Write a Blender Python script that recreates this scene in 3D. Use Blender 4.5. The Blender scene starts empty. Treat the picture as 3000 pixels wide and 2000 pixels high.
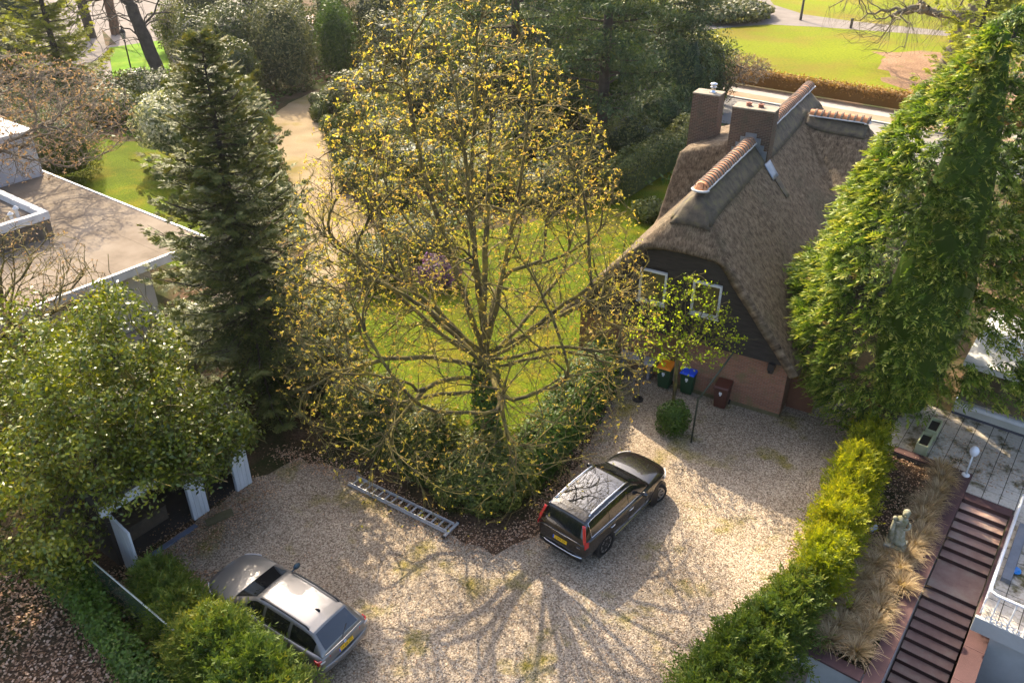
import bpy, math, random
import numpy as np
from mathutils import Vector, Matrix
from mathutils.geometry import tessellate_polygon
sc = bpy.context.scene
C = sc.collection

# ------------------------------------------------------------------ camera
cam_d = bpy.data.cameras.new('camera')
cam_d.sensor_width = 36.0
cam_d.lens = 28.8
cam_d.clip_start = 0.1
cam_d.clip_end = 900
cam = bpy.data.objects.new('camera', cam_d)
C.objects.link(cam)
cam.location = (0, 0, 18.7)
cam.rotation_euler = (math.radians(90 - 31.25), 0, 0)
sc.camera = cam
# ------------------------------------------------------------------ sky and sun
SUN_EL, SUN_AZ = 40.0, -70.0        # light travels towards azimuth SUN_AZ (from +x)
ce, se = math.cos(math.radians(SUN_EL)), math.sin(math.radians(SUN_EL))
LX, LY = math.cos(math.radians(SUN_AZ)), math.sin(math.radians(SUN_AZ))
w = bpy.data.worlds.new('World'); sc.world = w; w.use_nodes = True
nt = w.node_tree
sky = nt.nodes.new('ShaderNodeTexSky')
sky.sky_type = 'NISHITA'; sky.sun_disc = False
sky.sun_elevation = math.radians(SUN_EL)
sky.sun_rotation = math.atan2(-LX, -LY)
sky.air_density = 0.75; sky.dust_density = 4.0; sky.ozone_density = 0.3
bg = nt.nodes['Background']; bg.inputs['Strength'].default_value = 0.15
nt.links.new(sky.outputs[0], bg.inputs['Color'])
sun_d = bpy.data.lights.new('sun', 'SUN'); sun_d.energy = 3.4; sun_d.angle = math.radians(0.55)
sun_d.color = (1.0, 0.85, 0.62)
sun = bpy.data.objects.new('sun', sun_d); C.objects.link(sun)
sun.location = (-30, 50, 60)
sun.rotation_euler = Vector((LX * ce, LY * ce, -se)).to_track_quat('-Z', 'Y').to_euler()
sc.view_settings.view_transform = 'Standard'
sc.view_settings.look = 'None'
sc.view_settings.exposure = 1.8
sc.view_settings.gamma = 1.0
sc.view_settings.use_curve_mapping = False

# ------------------------------------------------------------------ helpers
RNG = np.random.default_rng(7)
LOCAL = set()                       # roots whose parts are given in local coordinates

def rootof(o):
    while o.parent: o = o.parent
    return o

def tag(o, label=None, cat=None, group=None, kind=None):
    if label: o['label'] = label
    if cat: o['category'] = cat
    if group: o['group'] = group
    if kind: o['kind'] = kind
    return o

def thing(name, label, cat, loc=(0, 0, 0), rz=None, group=None):
    o = bpy.data.objects.new(name, None); C.objects.link(o)
    o.empty_display_size = 0.3
    o.location = loc
    if rz is not None:
        o.rotation_euler = (0, 0, rz); LOCAL.add(o.name)
    return tag(o, label, cat, group)

def copytree(o, parent=None):
    c = o.copy(); C.objects.link(c); c.parent = parent
    if o.name in LOCAL: LOCAL.add(c.name)
    for ch in list(o.children): copytree(ch, c)
    return c

def link(name, me, mats, parent=None, base=None):
    """links a mesh; vertices in world coordinates unless the root is LOCAL"""
    o = bpy.data.objects.new(name, me); C.objects.link(o)
    for m in (mats if isinstance(mats, (list, tuple)) else [mats]): me.materials.append(m)
    if parent is not None:
        r = rootof(parent)
        if r.name not in LOCAL and tuple(r.location) != (0, 0, 0) and r.type == 'EMPTY':
            me.transform(Matrix.Translation(-Vector(r.location)))
        elif r.name not in LOCAL and r.type == 'MESH' and tuple(r.location) != (0, 0, 0):
            me.transform(Matrix.Translation(-Vector(r.location)))
        o.parent = parent
    elif base is not None:
        me.transform(Matrix.Translation(-Vector(base))); o.location = base
    return o

def npmesh(name, V, F, rnd=None, smooth=False):
    V = np.asarray(V, np.float32).reshape(-1, 3); F = np.asarray(F, np.int32)
    k = F.shape[1]
    me = bpy.data.meshes.new(name)
    me.vertices.add(len(V)); me.vertices.foreach_set('co', V.ravel())
    me.loops.add(F.size); me.loops.foreach_set('vertex_index', F.ravel())
    me.polygons.add(len(F)); me.polygons.foreach_set('loop_start', np.arange(0, F.size, k, dtype=np.int32))
    if smooth: me.polygons.foreach_set('use_smooth', np.ones(len(F), bool))
    if rnd is not None:
        a = me.attributes.new('rnd', 'FLOAT', 'FACE'); a.data.foreach_set('value', np.asarray(rnd, np.float32))
    me.update(calc_edges=True)
    return me

class MB:
    """collects shapes into one mesh"""
    def __init__(s): s.v = []; s.f = []; s.m = []; s.mi = 0
    def add(s, vs, fs):
        n = len(s.v); s.v += [tuple(map(float, p)) for p in vs]
        s.f += [tuple(i + n for i in f) for f in fs]; s.m += [s.mi] * len(fs); return s
    def box(s, x0, x1, y0, y1, z0, z1, fr=None):
        vs = [(x, y, z) for z in (z0, z1) for y in (y0, y1) for x in (x0, x1)]
        if fr: vs = [fr(*p) for p in vs]
        return s.add(vs, [(0, 2, 3, 1), (4, 5, 7, 6), (0, 1, 5, 4), (2, 6, 7, 3), (0, 4, 6, 2), (1, 3, 7, 5)])
    def hexa(s, bot, top):
        return s.add(list(bot) + list(top), [(3, 2, 1, 0), (4, 5, 6, 7), (0, 1, 5, 4), (1, 2, 6, 5), (2, 3, 7, 6), (3, 0, 4, 7)])
    def prism(s, poly, z0, z1, fr=None):
        n = len(poly); vs = [(x, y, z0) for x, y in poly] + [(x, y, z1) for x, y in poly]
        if fr: vs = [fr(*p) for p in vs]
        tris = tessellate_polygon([[Vector((x, y, 0)) for x, y in poly]])
        fs = [tuple(t) for t in tris] + [tuple(i + n for i in t[::-1]) for t in tris]
        fs += [(i, (i + 1) % n, (i + 1) % n + n, i + n) for i in range(n)]
        return s.add(vs, fs)
    def bar(s, a, b, wd, ht=None, up=(0, 0, 1)):
        a = Vector(a); b = Vector(b); d = (b - a).normalized(); up = Vector(up)
        if abs(d.dot(up)) > .98: up = Vector((1, 0, 0))
        sd = d.cross(up).normalized(); u2 = sd.cross(d); ht = ht or wd
        q = lambda p: [p + sd * (i * wd / 2) + u2 * (j * ht / 2) for i, j in ((-1, -1), (1, -1), (1, 1), (-1, 1))]
        return s.hexa(q(a), q(b))
    def tube(s, pts, r, n=8, caps=True):
        pts = [Vector(p) for p in pts]; m = len(pts)
        rs = r if isinstance(r, (list, tuple)) else [r] * m
        vs = []; ref = None
        for i, p in enumerate(pts):
            d = (pts[min(i + 1, m - 1)] - pts[max(i - 1, 0)]).normalized()
            if ref is None:
                ref = Vector((0, 0, 1)) if abs(d.z) < .9 else Vector((1, 0, 0))
            sd = d.cross(ref).normalized(); u2 = sd.cross(d).normalized(); ref = u2
            for k in range(n):
                a = 2 * math.pi * k / n; vs.append(p + (sd * math.cos(a) + u2 * math.sin(a)) * rs[i])
        fs = [(i * n + k, i * n + (k + 1) % n, (i + 1) * n + (k + 1) % n, (i + 1) * n + k) for i in range(m - 1) for k in range(n)]
        if caps: fs += [tuple(range(n))[::-1], tuple((m - 1) * n + k for k in range(n))]
        return s.add(vs, fs)
    def lathe(s, prof, c=(0, 0, 0), n=16, axis='z', closed=False):
        vs = []
        for r, h in prof:
            for k in range(n):
                a = 2 * math.pi * k / n; x, y = r * math.cos(a), r * math.sin(a)
                p = (x, y, h) if axis == 'z' else (x, h, y)
                vs.append((p[0] + c[0], p[1] + c[1], p[2] + c[2]))
        m = len(prof)
        fs = [(i * n + k, i * n + (k + 1) % n, (i + 1) * n + (k + 1) % n, (i + 1) * n + k) for i in range(m - 1) for k in range(n)]
        if closed: fs += [((m - 1) * n + k, (m - 1) * n + (k + 1) % n, (k + 1) % n, k) for k in range(n)]
        else: fs += [tuple(range(n))[::-1], tuple((m - 1) * n + k for k in range(n))]
        return s.add(vs, fs)
    def grid(s, fn, nu, nv, close_u=False):
        n = len(s.v)
        for j in range(nv + 1):
            for i in range(nu + 1): s.v.append(tuple(map(float, fn(i / nu, j / nv))))
        for j in range(nv):
            for i in range(nu):
                a = n + j * (nu + 1) + i; s.f.append((a, a + 1, a + nu + 2, a + nu + 1)); s.m.append(s.mi)
        return s
    def sphere(s, c, r, nu=12, nv=8):
        rx, ry, rz = r if isinstance(r, (tuple, list)) else (r, r, r)
        pr = [(max(1e-4, math.sin(math.pi * j / nv)), -math.cos(math.pi * j / nv)) for j in range(nv + 1)]
        vs = [(c[0] + rx * p * math.cos(2 * math.pi * k / nu), c[1] + ry * p * math.sin(2 * math.pi * k / nu), c[2] + rz * h) for p, h in pr for k in range(nu)]
        fs = [(i * nu + k, i * nu + (k + 1) % nu, (i + 1) * nu + (k + 1) % nu, (i + 1) * nu + k) for i in range(nv) for k in range(nu)]
        return s.add(vs, fs)
    def build(s, name, mats, parent=None, smooth=False, base=None, bevel=0, subsurf=0, uv=False, solid=0, edge=None):
        me = bpy.data.meshes.new(name); me.from_pydata(s.v, [], s.f)
        me.polygons.foreach_set('material_index', s.m)
        if smooth: me.polygons.foreach_set('use_smooth', [True] * len(s.f))
        if uv:
            me.update()
            L = me.uv_layers.new(name='UVMap')
            for p in me.polygons:
                nx, ny, nz = map(abs, p.normal)
                for li in p.loop_indices:
                    x, y, z = me.vertices[me.loops[li].vertex_index].co
                    if nz > .8: L.data[li].uv = (x, y)
                    elif nx > ny: L.data[li].uv = (y, z)
                    else: L.data[li].uv = (x, z)
        o = link(name, me, mats, parent, base)
        if solid:
            md = o.modifiers.new('solid', 'SOLIDIFY'); md.thickness = solid; md.offset = 0
        if subsurf:
            md = o.modifiers.new('sub', 'SUBSURF'); md.levels = subsurf; md.render_levels = subsurf
        if bevel:
            md = o.modifiers.new('bev', 'BEVEL'); md.width = bevel; md.segments = 2; md.limit_method = 'ANGLE'
        me.update()
        return o

# ------------------------------------------------------------------ materials
MATS = {}
def newmat(name):
    m = bpy.data.materials.new(name); m.use_nodes = True
    n = m.node_tree; return m, n, n.nodes['Principled BSDF']

def N(nt, t, **kw):
    n = nt.nodes.new(t)
    for k, v in kw.items():
        if k in n.inputs: n.inputs[k].default_value = v
        else: setattr(n, k, v)
    return n

def ramp(nt, stops, fac=None, interp='LINEAR'):
    r = nt.nodes.new('ShaderNodeValToRGB'); e = r.color_ramp.elements; r.color_ramp.interpolation = interp
    while len(e) < len(stops): e.new(0.5)
    for i, (p, c) in enumerate(stops): e[i].position = p; e[i].color = (*c[:3], 1)
    if fac is not None: nt.links.new(fac, r.inputs[0])
    return r

def noisemat(name, cols, scale=4, rough=.8, bump=0., bscale=None, spec=.3, metal=0., detail=8, coat=0., stretch=None, nrough=.6):
    if name in MATS: return MATS[name]
    m, nt, b = newmat(name)
    tc = N(nt, 'ShaderNodeTexCoord'); vec = tc.outputs['Object']
    if stretch:
        mp = N(nt, 'ShaderNodeMapping'); mp.inputs['Scale'].default_value = stretch
        nt.links.new(vec, mp.inputs[0]); vec = mp.outputs[0]
    n1 = N(nt, 'ShaderNodeTexNoise', Scale=scale, Detail=detail, Roughness=nrough); nt.links.new(vec, n1.inputs['Vector'])
    k = len(cols)
    r = ramp(nt, [(.3 + .4 * i / max(1, k - 1), c) for i, c in enumerate(cols)], n1.outputs[0])
    nt.links.new(r.outputs[0], b.inputs['Base Color'])
    b.inputs['Roughness'].default_value = rough; b.inputs['Metallic'].default_value = metal
    b.inputs['Specular IOR Level'].default_value = spec
    if coat: b.inputs['Coat Weight'].default_value = coat; b.inputs['Coat Roughness'].default_value = .03
    if bump:
        n2 = N(nt, 'ShaderNodeTexNoise', Scale=bscale or scale * 4, Detail=6); nt.links.new(vec, n2.inputs['Vector'])
        bp = N(nt, 'ShaderNodeBump', Strength=min(1, bump), Distance=.03); nt.links.new(n2.outputs[0], bp.inputs['Height'])
        nt.links.new(bp.outputs[0], b.inputs['Normal'])
    MATS[name] = m; return m

def plain(name, c, rough=.5, spec=.5, metal=0., coat=0.):
    v = [min(1, x * 1.08 + .002) for x in c]
    return noisemat(name, [[x * .9 for x in c], v], 3, rough, 0, None, spec, metal, 4, coat)

def leafmat(name, stops, trans=.35, rough=.5, spec=.35, tcol=1.25):
    if name in MATS: return MATS[name]
    m, nt, b = newmat(name)
    at = N(nt, 'ShaderNodeAttribute', attribute_name='rnd')
    k = len(stops)
    r = ramp(nt, [(i / max(1, k - 1), c) for i, c in enumerate(stops)], at.outputs['Fac'])
    nt.links.new(r.outputs[0], b.inputs['Base Color'])
    b.inputs['Roughness'].default_value = rough; b.inputs['Specular IOR Level'].default_value = spec
    tr = N(nt, 'ShaderNodeBsdfTranslucent')
    mx = N(nt, 'ShaderNodeMix', data_type='RGBA', blend_type='MULTIPLY'); mx.inputs[0].default_value = 1
    mx.inputs[7].default_value = (tcol * 1.15, tcol * 1.1, tcol * .5, 1)
    nt.links.new(r.outputs[0], mx.inputs[6]); nt.links.new(mx.outputs[2], tr.inputs[0])
    ms = N(nt, 'ShaderNodeMixShader'); ms.inputs[0].default_value = trans
    nt.links.new(b.outputs[0], ms.inputs[1]); nt.links.new(tr.outputs[0], ms.inputs[2])
    nt.links.new(ms.outputs[0], nt.nodes['Material Output'].inputs[0])
    MATS[name] = m; return m

def brickmat(name, c1, c2, mortar, bw=.21, bh=.062, ms=.008, moss=None, bump=.5):
    m, nt, b = newmat(name)
    tc = N(nt, 'ShaderNodeTexCoord')
    bt = N(nt, 'ShaderNodeTexBrick')
    bt.inputs['Color1'].default_value = (*c1, 1); bt.inputs['Color2'].default_value = (*c2, 1); bt.inputs['Mortar'].default_value = (*mortar, 1)
    bt.inputs['Scale'].default_value = 1; bt.inputs['Mortar Size'].default_value = ms
    bt.inputs['Brick Width'].default_value = bw; bt.inputs['Row Height'].default_value = bh; bt.inputs['Bias'].default_value = -.1
    nt.links.new(tc.outputs['UV'], bt.inputs['Vector'])
    n = N(nt, 'ShaderNodeTexNoise', Scale=2.2, Detail=8); nt.links.new(tc.outputs['Object'], n.inputs[0])
    mx = N(nt, 'ShaderNodeMix', data_type='RGBA', blend_type='MIX')
    rr = ramp(nt, [(.5, (0, 0, 0)), (.72, (.75, .75, .75))], n.outputs[0]); nt.links.new(rr.outputs[0], mx.inputs[0])
    nt.links.new(bt.outputs[0], mx.inputs[6]); mx.inputs[7].default_value = (*(moss or (c1[0] * .5, c1[1] * .5, c1[2] * .5)), 1)
    nt.links.new(mx.outputs[2], b.inputs['Base Color']); b.inputs['Roughness'].default_value = .85
    b.inputs['Specular IOR Level'].default_value = .2
    bp = N(nt, 'ShaderNodeBump', Strength=bump, Distance=.02); bp.invert = True
    nt.links.new(bt.outputs['Fac'], bp.inputs['Height']); nt.links.new(bp.outputs[0], b.inputs['Normal'])
    return m

def patchmat(name, base, patch, pscale, lo, hi, fine=40, rough=.9, bump=.4, cells=None, fscale=None):
    """ground: fine-grained base colours (noise or pebble cells) with patches of a second palette"""
    m, nt, b = newmat(name)
    tc = N(nt, 'ShaderNodeTexCoord'); vec = tc.outputs['Object']
    if cells:
        vo = N(nt, 'ShaderNodeTexVoronoi', Scale=cells); nt.links.new(vec, vo.inputs['Vector'])
        sep = N(nt, 'ShaderNodeSeparateColor'); nt.links.new(vo.outputs['Color'], sep.inputs[0]); f1 = sep.outputs[0]; hgt = vo.outputs['Distance']
    else:
        n0 = N(nt, 'ShaderNodeTexNoise', Scale=fine, Detail=6, Roughness=.7); nt.links.new(vec, n0.inputs['Vector']); f1 = n0.outputs[0]; hgt = n0.outputs[0]
    k = len(base); lo0, hi0 = (0, 1) if cells else (.3, .7)
    r1 = ramp(nt, [(lo0 + (hi0 - lo0) * i / (k - 1), c) for i, c in enumerate(base)], f1)
    k = len(patch); r2 = ramp(nt, [(lo0 + (hi0 - lo0) * i / max(1, k - 1), c) for i, c in enumerate(patch)], f1)
    n = N(nt, 'ShaderNodeTexNoise', Scale=pscale, Detail=9, Roughness=.62); nt.links.new(vec, n.inputs['Vector'])
    rr = ramp(nt, [(lo, (0, 0, 0)), (hi, (1, 1, 1))], n.outputs[0])
    mx = N(nt, 'ShaderNodeMix', data_type='RGBA'); nt.links.new(rr.outputs[0], mx.inputs[0])
    nt.links.new(r1.outputs[0], mx.inputs[6]); nt.links.new(r2.outputs[0], mx.inputs[7])
    # broad tone variation
    n3 = N(nt, 'ShaderNodeTexNoise', Scale=fscale or .35, Detail=5); nt.links.new(vec, n3.inputs['Vector'])
    r3 = ramp(nt, [(.3, (.74, .72, .69)), (.7, (1.16, 1.16, 1.16))], n3.outputs[0])
    mm = N(nt, 'ShaderNodeMix', data_type='RGBA', blend_type='MULTIPLY'); mm.inputs[0].default_value = 1
    nt.links.new(mx.outputs[2], mm.inputs[6]); nt.links.new(r3.outputs[0], mm.inputs[7])
    nt.links.new(mm.outputs[2], b.inputs['Base Color']); b.inputs['Roughness'].default_value = rough
    b.inputs['Specular IOR Level'].default_value = .04
    if bump:
        bp = N(nt, 'ShaderNodeBump', Strength=bump, Distance=.03); bp.invert = bool(cells)
        nt.links.new(hgt, bp.inputs['Height']); nt.links.new(bp.outputs[0], b.inputs['Normal'])
    return m

M_gravel = patchmat('gravel', [(.125, .097, .068), (.23, .182, .132), (.335, .272, .20), (.47, .395, .30), (.19, .13, .088)],
                    [(.08, .075, .015), (.15, .13, .022), (.24, .19, .045), (.32, .26, .10)], .55, .54, .68, cells=26, bump=.8)
M_soil = patchmat('leaf_soil', [(.035, .024, .015), (.075, .048, .03), (.12, .075, .045), (.17, .115, .075)], [(.02, .03, .01), (.05, .055, .018)], .3, .42, .6, fine=14, bump=.8)
M_lawn = patchmat('lawn', [(.018, .038, .002), (.065, .095, .003), (.135, .155, .006)], [(.06, .06, .003), (.19, .16, .012)], .45, .48, .66, fine=11, bump=.6)
M_park = patchmat('park_lawn', [(.075, .105, .002), (.13, .155, .003), (.18, .195, .006)], [(.11, .095, .008), (.21, .165, .025)], .13, .46, .66, fine=4, bump=.4, fscale=.06)
M_bright = patchmat('verge_lawn', [(.07, .16, .004), (.11, .21, .006)], [(.13, .2, .01), (.16, .22, .02)], .3, .5, .7, fine=4, bump=.3)
M_litter = patchmat('beech_litter', [(.10, .06, .035), (.22, .135, .08), (.34, .22, .14)], [(.13, .14, .03), (.2, .18, .06)], .22, .56, .7, fine=5, bump=.6)
M_sand = patchmat('sandy_drive', [(.17, .125, .07), (.23, .175, .105), (.29, .23, .145)], [(.14, .11, .03), (.2, .16, .05)], .25, .54, .68, fine=16, bump=.2)
M_asphalt = noisemat('road_asphalt', [(.20, .19, .175), (.25, .235, .22)], .8, .9, .15, 30, spec=.03)
M_path = noisemat('path_paving', [(.15, .132, .118), (.205, .18, .16)], .6, .95, .1, 20, spec=.03)
M_pave = noisemat('pavement_slabs', [(.29, .255, .22), (.37, .335, .295)], .9, .95, .1, 20, spec=.03)
M_brickpath = noisemat('clinker_verge', [(.22, .15, .10), (.32, .23, .16)], 1.2, .95, .2, 20, spec=.03)

# ------------------------------------------------------------------ sheets of ground
def e_frame(p, q, z=0):             # neighbour's terrace frame: p down the stairs, q to the right
    return (15.0 - .61 * p + .79 * q, 20.6 - .79 * p - .61 * q, z)
PIT = [e_frame(p, q)[:2] for p, q in ((-.02, -.02), (9.1, -.02), (9.1, -3.6), (16, -3.6), (16, 8), (3.8, 8), (3.8, 1.4), (-.02, 1.4))]

def sheet(name, poly, z, mat, holes=(), parent=None, base=None):
    loops = [[Vector((x, y, 0)) for x, y in poly]] + [[Vector((x, y, 0)) for x, y in hl] for hl in holes]
    flat = [p for l in loops for p in l]
    tris = [t for t in tessellate_polygon(loops)]
    me = bpy.data.meshes.new(name)
    fs = []
    for t in tris:
        a, b, c = (flat[i] for i in t)
        fs.append(tuple(t) if (b - a).cross(c - a).z > 0 else tuple(t[::-1]))
    me.from_pydata([(p.x, p.y, z) for p in flat], [], fs); me.update()
    return tag(link(name, me, mat, parent), kind='structure')

def wobble(poly, amp=.25, step=.8, seed=1):
    r = random.Random(seed); out = []
    for (a, b) in zip(poly, poly[1:] + poly[:1]):
        L = math.dist(a, b); n = max(1, int(L / step))
        for i in range(n):
            t = i / n; out.append((a[0] + (b[0] - a[0]) * t + r.uniform(-amp, amp), a[1] + (b[1] - a[1]) * t + r.uniform(-amp, amp)))
    return out

sheet('ground', [(-420, -60), (420, -60), (420, 560), (-420, 560)], -.02, M_soil, [PIT])
sheet('gravel_yard', wobble([(-9.0, 21.6), (-7.6, 22.8), (-5.6, 22.2), (-3.2, 20.0), (-.6, 18.2), (.8, 19.0), (2.4, 22.6), (4.0, 26.6), (4.6, 29.4), (5.6, 32.0), (13.6, 27.6),
      (13.2, 24.6), (11.6, 22.4), (9.5, 19.1), (7.9, 16.6), (6.0, 14.1), (2.2, 9.2), (-4.5, 8.0), (-7.5, 12.5), (-11.6, 16.8), (-11.2, 18.2)], .14, .5), 0, M_gravel)
sheet('garden_lawn', wobble([(-9.2, 26.5), (-2.5, 23.2), (2.2, 25.0), (4.2, 29.0), (3.8, 33.0), (6.5, 36.5), (10.5, 45), (14.5, 53.5), (12.5, 58), (7.0, 48.5), (0, 43.5), (-6.5, 42.5)], .25, 1), -.004, M_lawn)
sheet('neighbour_lawn', wobble([(-33, 60), (-20, 58), (-17.5, 48), (-15.6, 41), (-17, 38), (-26, 44), (-30, 50)], .3, 1), -.008, M_lawn)
sheet('drive', wobble([(-19.4, 66), (-18.6, 70.5), (-17.2, 74), (-14, 79), (-12.5, 78), (-15.6, 72), (-16.2, 68.5), (-14.4, 62), (-13.2, 58), (-11.8, 54), (-10.5, 49.5), (-8.2, 44), (-6.6, 40),
      (-7.4, 34), (-11, 33.5), (-10.6, 39), (-11.5, 42.7), (-12.8, 46.8), (-15.1, 52.9), (-17.3, 58.7), (-19, 63)], .12, .8), .0, M_sand)
sheet('verge_lawn', [(-43.3, 91.6), (-39.0, 95.6), (-32.5, 80.5), (-37.4, 78.4)], .004, M_bright)
sheet('lane', [(-41.5, 76), (-36.5, 76), (-38.0, 80), (-43.8, 92), (-60, 126), (-80, 170), (-96, 165), (-70, 120)], -.008, M_path)
sheet('pale_path', [(-44.2, 92.4), (-38.6, 96.8), (-30, 78), (-27, 79.5), (-25, 77), (-37.8, 76.6), (-37.5, 78.2), (-32, 80.3), (-38.9, 95.4), (-43.7, 91.4)], -.004, M_path)
sheet('pale_yard', [(-62, 124), (-43, 93), (-38, 97), (-32, 108), (-45, 150)], -.012, M_path)
sheet('park_lawn', [(16, 82), (21.2, 79.0), (34, 69.2), (60, 49), (140, 60), (200, 300), (40, 300), (10, 140)], -.004, M_park)
sheet('beech_leaf_ground', wobble([(38.5, 89), (34.6, 78), (34.4, 71), (36.1, 69), (44, 62), (54, 66), (54, 84), (46, 90)], .9, 1.5), .0, M_litter)
sheet('park_path', [(18, 98.5), (21.1, 100.4), (26.5, 103.2), (31.0, 104.8), (36.6, 103.2), (43, 100.5), (50.3, 97.5), (80, 84), (80, 87.5), (51.2, 100.4), (41.5, 107.5), (37.5, 111.6), (35.6, 119), (38, 135),
      (34.5, 135), (32.9, 119.5), (33.3, 112.5), (32.4, 108.6), (28, 107.3), (21.8, 104.0), (18, 102)], .004, M_path)
# road with kerb, verge and pavement, running along the park hedge
def road_pt(t, off):                # t along the road, off towards the park
    d = Vector((.79, -.613)); n = Vector((.613, .79)); p = Vector((19.2, 70.9)) + d * t + n * off
    return (p.x, p.y)
def strip(name, o0, o1, z, mat, t0=-60, t1=90, kind='structure'):
    return sheet(name, [road_pt(t0, o0), road_pt(t1, o0), road_pt(t1, o1), road_pt(t0, o1)], z, mat)
strip('road', -7.2, .15, .0, M_asphalt)
strip('clinker_verge', .4, 2.0, .09, M_brickpath)
strip('pavement', 2.0, 3.4, .095, M_pave)
strip('hedge_verge', 3.4, 4.4, .06, M_brickpath)
kb = MB()
for i in range(1):
    a, b, c, d = road_pt(-60, .15), road_pt(90, .15), road_pt(90, .4), road_pt(-60, .4)
    kb.hexa([(*p, -.02) for p in (a, b, c, d)], [(*p, .12) for p in (a, b, c, d)])
M_conc = noisemat('kerb_concrete', [(.30, .28, .26), (.42, .40, .37)], 1.5, .9, .2, 20)
tag(kb.build('kerb', M_conc), kind='structure')
ln = MB(); a, b, c, d = road_pt(-60, -.35), road_pt(90, -.35), road_pt(90, -.2), road_pt(-60, -.2)
ln.add([(*p, .004) for p in (a, b, c, d)], [(0, 1, 2, 3)])
tag(ln.build('gutter_line', noisemat('gutter', [(.07, .065, .06), (.1, .09, .085)], 2, .9)), kind='structure')
# ================================================================== thatched house
M_brick = brickmat('house_brick', (.30, .125, .07), (.19, .08, .048), (.27, .20, .145), moss=(.17, .14, .06))
M_chbrick = brickmat('chimney_brick', (.115, .066, .044), (.06, .038, .028), (.19, .155, .12), moss=(.07, .065, .045), bh=.068)
M_black = noisemat('tarred_boards', [(.018, .015, .012), (.05, .041, .034)], 2, .75, .3, 30, stretch=(1, 1, 8))
M_white = noisemat('white_paint', [(.50, .49, .47), (.66, .65, .63)], 2, .5, .05, 30)
M_tile = noisemat('ridge_tile', [(.30, .115, .045), (.48, .19, .075), (.60, .30, .15)], 5, .6, .15, 30)
M_mortar = noisemat('mortar', [(.42, .41, .40), (.58, .57, .55)], 8, .95, .4, 40)
M_lead = noisemat('lead', [(.20, .22, .25), (.32, .34, .37)], 3, .45, .1, 20, metal=.6)
M_pane = noisemat('window_pane', [(.06, .045, .025), (.13, .10, .05)], 1.2, .06, 0, spec=.8)  # brownish reflection of the surroundings is put into the base colour
M_steel = noisemat('bright_steel', [(.55, .55, .56), (.7, .7, .71)], 4, .25, 0, metal=1.)
M_clay = noisemat('clay_pot', [(.22, .09, .06), (.32, .14, .09)], 6, .8)
M_capst = noisemat('chimney_cap', [(.16, .135, .10), (.30, .26, .2)], 5, .95, .4, 30)

def thatchmat():
    m, nt, b = newmat('thatch')
    at = N(nt, 'ShaderNodeAttribute', attribute_name='flow')
    tc = N(nt, 'ShaderNodeTexCoord')
    def nz(scale, sv, det=5, src=None):
        mp = N(nt, 'ShaderNodeMapping'); mp.inputs['Scale'].default_value = sv
        nt.links.new(src or at.outputs['Vector'], mp.inputs[0])
        n = N(nt, 'ShaderNodeTexNoise', Scale=scale, Detail=det, Roughness=.65); nt.links.new(mp.outputs[0], n.inputs['Vector']); return n
    straw = nz(1, (34, 5, 1), 6); mid = nz(4.5, (1, 1, 1), 9, tc.outputs['Object']); big = nz(.55, (1, 1, 1), 8, tc.outputs['Object'])
    mx = N(nt, 'ShaderNodeMath', operation='MULTIPLY_ADD'); mx.inputs[1].default_value = .55
    nt.links.new(straw.outputs[0], mx.inputs[0]); m2 = N(nt, 'ShaderNodeMath', operation='MULTIPLY'); m2.inputs[1].default_value = .45
    nt.links.new(mid.outputs[0], m2.inputs[0]); nt.links.new(m2.outputs[0], mx.inputs[2])
    r = ramp(nt, [(.37, (.03, .02, .012)), (.46, (.105, .074, .045)), (.54, (.18, .132, .083)), (.64, (.29, .22, .145))], mx.outputs[0])
    mo = N(nt, 'ShaderNodeMix', data_type='RGBA'); rr = ramp(nt, [(.5, (0, 0, 0)), (.7, (.55, .55, .55))], big.outputs[0])
    nt.links.new(rr.outputs[0], mo.inputs[0]); nt.links.new(r.outputs[0], mo.inputs[6]); mo.inputs[7].default_value = (.095, .088, .05, 1)
    nt.links.new(mo.outputs[2], b.inputs['Base Color']); b.inputs['Roughness'].default_value = .9; b.inputs['Specular IOR Level'].default_value = .25
    bp = N(nt, 'ShaderNodeBump', Strength=1., Distance=.12); nt.links.new(mx.outputs[0], bp.inputs['Height']); nt.links.new(bp.outputs[0], b.inputs['Normal'])
    return m
M_thatch = thatchmat()
M_ridgecap = noisemat('mossy_ridge_strip', [(.05, .042, .032), (.10, .082, .058), (.14, .12, .06)], 3, .95, .6, 25)

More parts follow.
